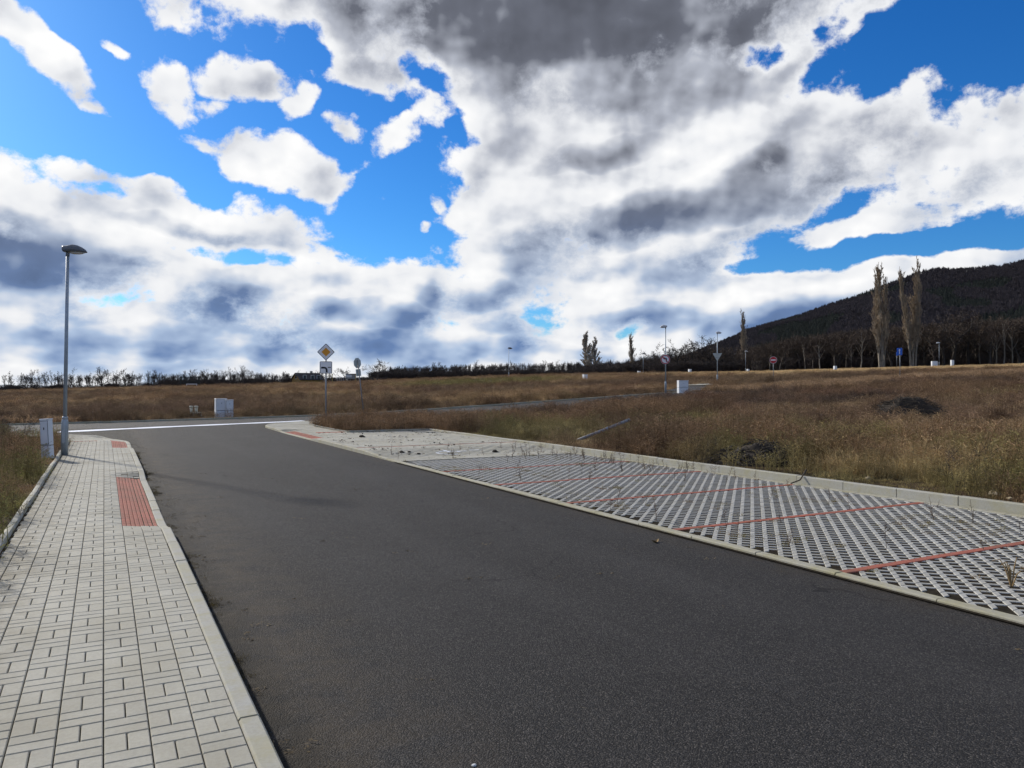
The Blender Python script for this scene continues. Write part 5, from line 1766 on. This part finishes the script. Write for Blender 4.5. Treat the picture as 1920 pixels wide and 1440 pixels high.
# candidate points: even over the ground, thinner with distance
def candidates(density, r0, r1, half=R(46), k=1.0):
    n = 0; out = []
    r_ = r0
    while r_ < r1:
        s = (0.085 + 0.0042 * r_) / density
        dr = max(s, 0.25)
        cnt = int(2 * half * r_ * dr / (s * s))
        th = rng.uniform(-half, half, cnt) ; rad = r_ + rng.uniform(0, dr, cnt)
        out.append(np.stack([rad * np.sin(th + HEAD), rad * np.cos(th + HEAD)], -1))
        r_ += dr
    return np.concatenate(out)
C = candidates(1.0, 4.5, 205)
x, y = C[:, 0], C[:, 1]
ok = ~paved(x, y, 0.04)
x, y = x[ok], y[ok]
xc, dp = w2cam(x, y)
rad = np.hypot(x, y)
pxs = 960 + FPX * xc / np.maximum(dp, 1)
zg = ground_z(x, y)
u = rng.random(len(x))
n1 = fbm(x, y, 9.0, 3); n2 = fbm(x, y, 3.0, 9); n3 = fbm(x, y, 22.0, 15)
left = x < -1.0
corner_w = (x > 7.9) & (y > 27.9) & (y < 40)
field_r = (x > 11.2) & (y < 37) & ~corner_w
beyond = (y > far_y(x)) & ~left | (left & (y > 45))
TAN, BROWN, DARK_, GREEN, GOLD, RED = [np.array(v) for v in ((.44, .315, .175), (.30, .205, .125), (.150, .112, .085), (.265, .245, .098), (.72, .52, .27), (.30, .190, .122))]
col = np.tile(BROWN, (len(x), 1)).astype(float)
kind = np.zeros(len(x), int)            # 0 dry tuft, 1 low tuft, 2 weed, -1 none
scl = np.ones(len(x))
def lerp(a, b, t): return a * (1 - t[:, None]) + b * t[:, None]
# right field behind the bays
edge = np.clip((x - 11.23) / 1.6, 0, 1)
t_gr = np.clip(sstep(n1, 0.54, 0.68) * 0.8 + 0.8 * sstep(-(x - 11.2), -4.5, -1.0) * sstep(n2, 0.40, 0.60), 0, 0.9)
cr = lerp(np.tile(TAN, (len(x), 1)), np.tile(GREEN, (len(x), 1)), t_gr)
cr = lerp(cr, np.tile(RED, (len(x), 1)), sstep(n2, 0.46, 0.66) * 0.8)
cr = lerp(cr, np.tile(DARK_, (len(x), 1)), sstep(n3, 0.52, 0.70) * 0.45)
col[field_r] = cr[field_r]
kind[field_r] = np.where(u < 0.22 + 0.35 * (n2 - 0.5), 2, np.where(u < 0.22 + 0.5 * t_gr, 1, 0))[field_r]
bare = field_r & (edge < 0.95) & (u > 0.30 + 0.5 * edge) & (y < 16)
kind[bare] = -1
scl[field_r] = (0.62 + 0.28 * edge + 1.1 * (n2 - 0.45))[field_r]
m = field_r & (edge < 0.7); kind[m & (kind == 0)] = 1
# the weedy corner
cw = lerp(np.tile(DARK_, (len(x), 1)), np.tile(RED, (len(x), 1)), sstep(n2, 0.45, 0.7) * 0.7)
cw = lerp(cw, np.tile(BROWN, (len(x), 1)), sstep(n1, 0.45, 0.62))
col[corner_w] = cw[corner_w]
kind[corner_w] = np.where(u < 0.62, 2, 0)[corner_w]
scl[corner_w] = (0.72 + 0.5 * (n2 - 0.4))[corner_w] * np.where(x[corner_w] > 18, 1.15, 1.0)
# left verge
dl = -1.0 - x
cl_ = lerp(np.tile(GREEN * 0.85, (len(x), 1)), np.tile(BROWN, (len(x), 1)), sstep(n2, 0.40, 0.60))
cl_ = lerp(cl_, np.tile(DARK_ * 1.15, (len(x), 1)), sstep(dl + 3 * (n1 - 0.5), 1.0, 3.0))
m = left & (y < 36)
col[m] = cl_[m]
kind[m] = np.where(dl < 1.6 + 2.0 * (n2 - 0.5), np.where(u < 0.90, 1, 2), np.where(u < 0.6, 2, 0))[m]
scl[m] = (0.75 + 0.3 * sstep(dl, 1.0, 3.0))[m]
# fields beyond the cross road
cb = lerp(np.tile(BROWN, (len(x), 1)), np.tile(TAN, (len(x), 1)), sstep(n1, 0.38, 0.62))
cb = lerp(cb, np.tile(RED, (len(x), 1)), sstep(n2, 0.5, 0.7) * 0.55)
cb = lerp(cb, np.tile(DARK_, (len(x), 1)), sstep(n3, 0.55, 0.72) * 0.5)
gz = sstep(xc / np.maximum(dp, 1), 0.12, 0.35) * sstep(dp, 95, 130)
cb = lerp(cb, np.tile(GOLD, (len(x), 1)), gz * 0.85)
gg = sstep(-np.hypot((xc + 4) / 14, (dp - 112) / 18), -1.2, -0.6)
cb = lerp(cb, np.tile(GREEN, (len(x), 1)), gg * 0.8)
m = beyond
col[m] = cb[m]
kind[m] = np.where(u < 0.34 - 0.25 * gz, 2, 0)[m]
kind[m & (gg > 0.4) & (u > 0.2)] = 1
scl[m] = ((0.95 + 1.3 * (n2 - 0.5)) * (1 - 0.45 * gz))[m]
# swath of darker weeds along the far verge of the cross road
m = beyond & (y < far_y(x) + 4.0)
kind[m] = np.where(u < 0.6, 2, 0)[m]; col[m] = col[m] * 0.75
scl = scl * rng.uniform(0.7, 1.2, len(x)) * np.where(beyond, 0.66, np.where(field_r, 0.88, 0.95))
wid = 1.0 + rad / 60.0
scl = np.clip(scl, 0.25, 1.6)
col = col * (rng.uniform(0.65, 1.35, len(x)) * (0.72 + 0.7 * fbm(x, y, 1.6, 31)))[:, None]
# a gap in the growth where heaps and cabinets stand
for (px, d, r_) in ((1425, 16.4, 0.65), (1700, 33, 1.7), (1690, 31.3, 1.6), (1720, 31.3, 1.6), (414, 44.3, 1.0), (428, 44.0, 1.0), (366, 45.0, 1.0), (366, 44.2, 0.8), (1280, 60, 0.9), (90, 18.2, 0.25),
                    (1800, 28.6, 0.6)):
    q = at(px, d); kind[np.hypot(x - q.x, y - q.y) < r_] = -1
strip = (pxs > 1076) & (pxs < 1192) & (dp > 21.0) & (dp < 25.0)      # trodden low round the fallen pole
kind[strip & (kind >= 0)] = 1; scl[strip] = np.minimum(scl[strip], 0.8)
def emit(name, sel, protos, label, cat, squash=1.0):
    idx = np.nonzero(sel)[0]
    part_ = rng.integers(0, len(protos), len(idx))
    for k, pmesh in enumerate(protos):
        ii = idx[part_ == k]
        if len(ii) == 0: continue
        P_ = np.stack([x[ii], y[ii], zg[ii]], -1)
        s3 = np.stack([scl[ii] * wid[ii] * 1.15, scl[ii] * wid[ii] * 1.15, scl[ii] * squash], -1)
        o_ = scatter(name, P_, rng.uniform(0, 6.283, len(ii)), s3, pmesh, col[ii], rng.normal(0, 0.10, (len(ii), 2)))
        tag(o_, label, cat)
emit('dry_grass', kind == 0, P_DRY, 'dry tan and brown grass covering the fields', 'grass')
emit('short_grass', kind == 1, P_LOW, 'short greenish grass on the verges', 'grass')
emit('dead_weeds', kind == 2, P_WEED, 'dead brown weed stalks standing in the fields', 'weeds')

# ---- growth on the paving: stalks in the grid bays, moss along the kerbs
def near_set(n, fx, fy, cond):
    X = fx(n); Y = fy(n); k = cond(X, Y)
    return X[k], Y[k]
def emit2(name, X, Y, Z, S_, Cc, protos, label, cat, sq=1.0):
    part_ = rng.integers(0, len(protos), len(X))
    for k, pmesh in enumerate(protos):
        ii = part_ == k
        if not ii.any(): continue
        s3 = np.stack([S_[ii], S_[ii], S_[ii] * sq], -1)
        o_ = scatter(name, np.stack([X[ii], Y[ii], Z[ii]], -1), rng.uniform(0, 6.283, ii.sum()), s3, pmesh, Cc[ii], rng.normal(0, 0.12, (ii.sum(), 2)))
        tag(o_, label, cat)
P_STALK = [pm(weed(21, 1, 0.5, 0.01), 'bay_stalk', 'stalk'), pm(weed(22, 2, 0.4, 0.04), 'bay_stalk', 'stalk')]
n = 700
X = rng.uniform(6.3, 11.0, n); Y = rng.uniform(1.5, 19.5, n)
w_ = 0.10 + 0.9 * sstep(X, 8.3, 11.0) * sstep(-np.abs(Y - 15.0), -5.5, -1.0) + 0.15 * sstep(vnoise(X, Y, 1.5, 4), 0.6, 0.8)
k = rng.random(n) < w_
X, Y = X[k], Y[k]
emit2('bay_weeds', X, Y, np.full(len(X), -0.10), rng.uniform(0.35, 1.0, len(X)), np.outer(rng.uniform(0.7, 1.3, len(X)), DARK_ * 1.1), P_STALK, 'thin dead stalks growing out of the grid paving', 'weeds')
n = 2600
X = rng.uniform(6.25, 11.05, n); Y = rng.uniform(1.5, 19.0, n)
w_ = 0.12 + 0.85 * sstep(vnoise(X, Y, 0.9, 8), 0.66, 0.84) + 0.5 * sstep(X, 9.3, 11.0) * sstep(-np.abs(Y - 15.5), -5, -1) + 0.5 * sstep(X, 10.6, 11.05) * sstep(vnoise(X, Y, 0.6, 2), 0.5, 0.7)
k = rng.random(n) < w_
X, Y = X[k], Y[k]
Cc = lerp(np.tile(GREEN * 0.8, (len(X), 1)), np.tile(BROWN * 0.7, (len(X), 1)), rng.random(len(X)))
emit2('bay_grass', X, Y, np.full(len(X), -0.095), rng.uniform(0.18, 0.6, len(X)), Cc, P_LOW, 'scraps of grass and moss in the grid paving', 'grass', 0.7)
# moss and rubbish in the gutter below the left kerb, plus tufts at pavement joints
n = 520
Y = rng.uniform(2.5, 24, n); X = 0.715 + np.abs(rng.normal(0, 0.045, n))
k = rng.random(n) < sstep(vnoise(X * 0, Y, 0.7, 5), 0.40, 0.70)
X, Y = X[k], Y[k]
emit2('gutter_growth', X, Y, np.full(len(X), -0.10), rng.uniform(0.15, 0.45, len(X)), np.outer(rng.uniform(0.5, 1.1, len(X)), np.array((.085, .070, .032))), P_LOW, 'moss and litter in the gutter below the kerb', 'weeds', 0.5)
n = 260
Y = rng.uniform(2.5, 26, n); X = np.where(rng.random(n) < 0.75, -0.915 + np.abs(rng.normal(0, 0.03, n)), rng.choice([-0.8, -0.6, -0.4, -0.2, 0.0, 0.2, 0.4, 0.6], n))
emit2('joint_moss', X, Y, np.full(n, -0.022), rng.uniform(0.10, 0.30, n) * np.where(X > -0.88, 0.4, 1.0), np.outer(rng.uniform(0.6, 1.2, n), np.array((.10, .075, .035))), P_LOW, 'moss and dry bits in the joints of the footpath', 'weeds', 0.5)
# leaf litter and crumbs of soil over the plain paving
lm = MB(); rnd = random.Random(3)
for k in range(16):
    a = rnd.uniform(0, 6.28); c_ = Vector((rnd.gauss(0, 0.10), rnd.gauss(0, 0.07), rnd.uniform(0.0, 0.012)))
    u_ = Vector((math.cos(a), math.sin(a), rnd.gauss(0, 0.3))) * rnd.uniform(0.012, 0.04); v_ = Vector((-math.sin(a), math.cos(a), rnd.gauss(0, 0.3))) * rnd.uniform(0.008, 0.02)
    lm.add([c_ - u_, c_ + v_, c_ + u_, c_ - v_], [(0, 1, 2, 3)])
P_LIT = [pm(lm, 'litter_patch', 'stalk')]
n = 900
X = rng.uniform(6.3, 11.0, n); Y = rng.uniform(17.4, 28, n)
k = rng.random(n) < 0.05 + 0.55 * sstep(vnoise(X, Y, 0.8, 12), 0.70, 0.86)
X, Y = X[k], Y[k]
emit2('soil_crumbs', X, Y, np.array([cz_(a, b) + 0.004 for a, b in zip(X, Y)]), rng.uniform(0.5, 1.4, len(X)), np.outer(rng.uniform(0.5, 1.2, len(X)), np.array((.060, .050, .036))), P_LIT, 'crumbs of soil and dead leaves on the plain paving', 'litter')
n = 420
X = rng.uniform(0.75, 6.0, n); Y = rng.uniform(2.5, 36, n)
X = np.where(rng.random(n) < 0.55, 0.74 + np.abs(rng.normal(0, 0.22, n)), X)
k = rng.random(n) < 0.55
X, Y = X[k], Y[k]
emit2('road_crumbs', X, Y, np.full(len(X), -0.094), rng.uniform(0.12, 0.5, len(X)), np.outer(rng.uniform(0.8, 2.6, len(X)), np.array((.075, .060, .040))), P_LIT, 'small crumbs and dry leaves on the asphalt', 'litter')

# ---- heaps, boards, stones
def blob(mb, c, r_, seed, sq=0.75, n=7, mi=0):
    rnd = random.Random(seed)
    off = Vector((rnd.uniform(0, 50), rnd.uniform(0, 50), rnd.uniform(0, 50)))
    vs, fs = [], []
    m = n + 3
    for i in range(n + 1):
        ph = math.pi * i / n
        for j in range(m):
            th = 2 * math.pi * j / m
            d_ = Vector((math.sin(ph) * math.cos(th), math.sin(ph) * math.sin(th), math.cos(ph)))
            k_ = r_ * (1 + 0.38 * mnoise.noise(d_ * 1.6 + off))
            vs.append(Vector(c) + Vector((d_.x * k_, d_.y * k_, d_.z * k_ * sq)))
    for i in range(n):
        for j in range(m):
            fs.append((i*m+j, (i+1)*m+j, (i+1)*m+(j+1) % m, i*m+(j+1) % m))
    mb.add(vs, fs, mi)
def heap(name, px, d, w, dpth, h, label, cat, mat, rubble, sticks, seed):
    q = at(px, d); r = empty(name, q, face_cam(q.x, q.y)); tag(r, label, cat)
    mb = MB(); N_ = 36
    vs, fs = [], []
    for i in range(N_ + 1):
        for j in range(N_ + 1):
            a, b = -1.25 + 2.5 * i / N_, -1.25 + 2.5 * j / N_
            rr_ = math.hypot(a, b)
            z = h * max(0, 1 - rr_ ** 1.7) ** 0.9
            nz = mnoise.noise(Vector((a * 3 + seed, b * 3, 0))) + 0.6 * mnoise.noise(Vector((a * 8, b * 8, seed)))
            vs.append((a * w / 2, b * dpth / 2, z * (1 + 0.22 * nz) + 0.03 * nz - 0.05))
    for i in range(N_):
        for j in range(N_):
            k = i * (N_ + 1) + j
            fs.append((k, k + N_ + 1, k + N_ + 2, k + 1))
    mb.add(vs, fs); mb.build('mound', M[mat], r, True)
    rnd = random.Random(seed)
    mb = MB()
    for k in range(rubble):
        a = rnd.uniform(0, 6.28); q_ = math.sqrt(rnd.random()) * 0.98
        z = h * max(0, 1 - q_ ** 1.7) ** 0.9
        blob(mb, (math.cos(a) * q_ * w / 2, math.sin(a) * q_ * dpth / 2, z - 0.01), rnd.uniform(0.018, 0.055), rnd.randint(0, 9999), 0.7, 4)
    if rubble:
        o_ = mb.build('rubble', M['rubble'], r); o_['kind'] = 'stuff'
    mb = MB()
    for k in range(sticks):
        a = rnd.uniform(0, 6.28); q_ = math.sqrt(rnd.random()) * 1.05
        z = h * max(0, 1 - min(q_, 1) ** 1.7) ** 0.9 + rnd.uniform(-0.02, 0.08)
        p0 = Vector((math.cos(a) * q_ * w / 2, math.sin(a) * q_ * dpth / 2, z))
        d_ = Vector((rnd.gauss(0, 1), rnd.gauss(0, 0.6), rnd.gauss(0, 0.18))).normalized() * rnd.uniform(0.2, 0.75) * w * 0.3
        mid = p0 + Vector((0, 0, rnd.uniform(0.0, 0.07)))
        mb.tube([p0 - d_ * 0.5, mid, p0 + d_ * 0.5 + Vector((0, 0, rnd.gauss(0, 0.04)))], [0.009, 0.008, 0.004], 4, False)
    if sticks:
        o_ = mb.build('branches', M['stick'], r); o_['kind'] = 'stuff'
    return r
M['heap_soil'] = simple_mat('heap_earth', (0.034, 0.026, 0.019), rough=0.95, var=0.5, scale=9.0, bump=0.9, bscale=30)
M['rubble'] = simple_mat('grey_rubble', (0.048, 0.039, 0.030), rough=0.95, var=0.6, scale=18.0)
M['stick'] = simple_mat('grey_brown_sticks', (0.060, 0.050, 0.038), rough=0.95, var=0.5, scale=7.0)
heap('rubble_heap', 1430, 16.8, 2.3, 1.3, 0.44, 'dark heap of rubble and soil just behind the parking kerb', 'rubble heap', 'heap_soil', 130, 130, 4)
heap('brushwood_heap', 1702, 33.0, 3.5, 1.9, 0.85, 'dark heap of brushwood lying in the tan field', 'brushwood heap', 'heap_soil', 0, 420, 9)
a_, b_ = ray(1772, 798.5, 29.5), ray(1830, 800, 28.9)
mb = MB(); mb.box((-0.62, -0.09, -0.018), (0.62, 0.09, 0.018), 0.004)
o = mb.build('board', M['wood']); o.location = at(1800, 29.3, 0.14); o.rotation_euler = (R(-12), R(1), face_cam(o.location.x, o.location.y) + R(4))
tag(o, 'weathered pale board lying in the grass right of the brushwood heap', 'board')
mb = MB(); mb.box((-0.5, -0.05, -0.03), (0.5, 0.05, 0.03), 0.006)
o = mb.build('timber_offcut', M['wood']); o.location = at(1575, 30.2, 0.16); o.rotation_euler = (0, R(-5), face_cam(o.location.x, o.location.y) - R(8))
tag(o, 'dark timber offcut in the grass left of the brushwood heap', 'timber')
ST = [(1771, 897, 0.10, 'largest pale yellow stone at the foot of the bare shrub'), (1864, 931, 0.085, 'square yellowish stone behind the kerb at the right'), (1836, 889, 0.045, 'small pale stone in the soil behind the dark shrub'),
      (1862, 899, 0.035, 'round pale stone above the square yellowish stone'), (1894, 900, 0.035, 'small pinkish stone near the right border behind the kerb'), (1874, 894, 0.06, 'flat yellow stone beyond the square yellowish one'),
      (1893, 938, 0.05, 'pinkish stone beside the dry stem at the right border'), (1628, 899, 0.05, 'pale stone in the grass just behind the long kerb')]
for i, (px, py, r_, lb) in enumerate(ST):
    q = gpt(px, py, 0.03)
    mb = MB(); blob(mb, (0, 0, r_ * 0.45), r_, 60 + i, 0.6, 6)
    o = mb.build('stone', M['stone']); o.location = q; o.rotation_euler = (0, 0, i * 1.3)
    tag(o, lb, 'stone', 'pale stones behind the kerb')
# clods on the paving
M['clod'] = simple_mat('earth_clod', (0.035, 0.028, 0.02), rough=0.95, var=0.5, scale=20)
CL = [(678, 820, 0.085, 'dark clod of earth near the edging at the corner'), (928, 843.5, 0.07, 'dark clod of earth in the middle of the plain bay'), (753, 846.5, 0.055, 'left one of two dark clods below the thin red line'),
      (767, 846, 0.045, 'right one of two dark clods below the thin red line'), (712, 851, 0.04, 'dark clod close to the street edge of the plain bay'), (785, 848, 0.045, 'small dark clod right of the two below the red line')]
for i, (px, py, r_, lb) in enumerate(CL):
    q = gpt(px, py, -0.01); q.z = cz_(q.x, q.y)
    mb = MB(); blob(mb, (0, 0, r_ * 0.35), r_, 80 + i, 0.55, 7); blob(mb, (r_ * 1.1, 0.02, r_ * 0.15), r_ * 0.5, 180 + i, 0.5, 5)
    o = mb.build('earth_clod', M['clod']); o.location = q; tag(o, lb, 'clod', 'clods of earth on the paving')
# bare shrub behind the kerb and two more
def shrub(px, d, h, label, key='bush1', wx=1.0):
    q = at(px, d); mw, mt, h0 = PROTO[key]
    r = empty('bare_shrub', q, random.uniform(0, 6)); s = h / h0; r.scale = (s * wx, s * wx, s)
    tag(r, label, 'shrub', 'bare shrubs in the field'); link('stem', mw, None, r); link('twigs', mt, None, r)
w1, t1 = grow(900, 1.3, dict(BUSH, tw=0.0035, rad=0.010, n=(9, 4, 3)))
PROTO['shrub'] = (w1.mesh('stem', True), t1.mesh('twigs'), 1.3)
PROTO['shrub'][0].materials.append(M['bark_dark']); PROTO['shrub'][1].materials.append(M['twig_dark'])
shrub(1798, 12.6, 0.95, 'dark leafless shrub behind the kerb at the right', 'shrub', 0.8)
shrub(1318, 16.5, 0.8, 'small leafless shrub just left of the rubble heap', 'shrub', 0.8)
shrub(28, 21.0, 1.1, 'leafless dark shrub at the left border beyond the narrow cabinet', 'shrub', 1.0)
# single small things on the asphalt and in the bays
M['leaf'] = simple_mat('dry_leaf', (0.22, 0.15, 0.07), rough=0.9)
q = gpt(1228, 1017, -0.10)
mb = MB()
for i in range(6):
    x0, x1 = -0.075 + 0.025 * i, -0.075 + 0.025 * (i + 1)
    w0, w1_ = 0.032 * math.sin(math.pi * i / 6), 0.032 * math.sin(math.pi * (i + 1) / 6)
    z0, z1 = 0.012 + 0.02 * math.cos(i), 0.012 + 0.02 * math.cos(i + 1)
    mb.add([(x0, -w0, z0 + w0 * .5), (x0, 0, z0), (x1, 0, z1), (x1, -w1_, z1 + w1_ * .5), (x0, w0, z0 + w0 * .5), (x1, w1_, z1 + w1_ * .5)], [(0, 1, 2, 3), (1, 4, 5, 2)])
o = mb.build('fallen_leaf', M['leaf']); o.location = q + Vector((0, 0, 0.004)); o.rotation_euler = (0, 0, 0.3); tag(o, 'curled dry leaf lying alone on the dark asphalt', 'leaf')
q = gpt(889, 1436, -0.10)
mb = MB(); blob(mb, (0, 0, 0.006), 0.012, 5, 0.5, 5)
o = mb.build('white_pebble', M['wall_white']); o.location = q; tag(o, 'tiny white pebble on the asphalt near the bottom of the picture', 'pebble')
q = gpt(1896, 1098, -0.08)
r = empty('dead_plant', q); tag(r, 'withered brown plant curling up from the grid paving at the right', 'plant')
rnd = random.Random(77)
for k in range(7):
    a = rnd.uniform(0, 6.28); l_ = rnd.uniform(0.10, 0.24)
    e = Vector((math.cos(a) * l_ * 0.5, math.sin(a) * l_ * 0.5, l_))
    mb = MB(); mb.tube([(0, 0, -0.03), e * 0.55 + Vector((0, 0, 0.03)), e, e + Vector((math.cos(a) * 0.07, math.sin(a) * 0.07, -0.03))], [0.006, 0.006, 0.004, 0.002], 5, False); mb.build('stem', M['leaf'], r)
q = gpt(1500, 908, -0.07)
mb = MB(); mb.tube([q + Vector((-0.18, 0.05, 0.02)), q + Vector((0.0, 0.0, 0.08)), q + Vector((0.14, -0.02, 0.26))], [0.012, 0.012, 0.016], 6)
o = mb.build('stick', M['stick']); tag(o, 'short dark stick leaning on the kerb at the end of a red line', 'stick')
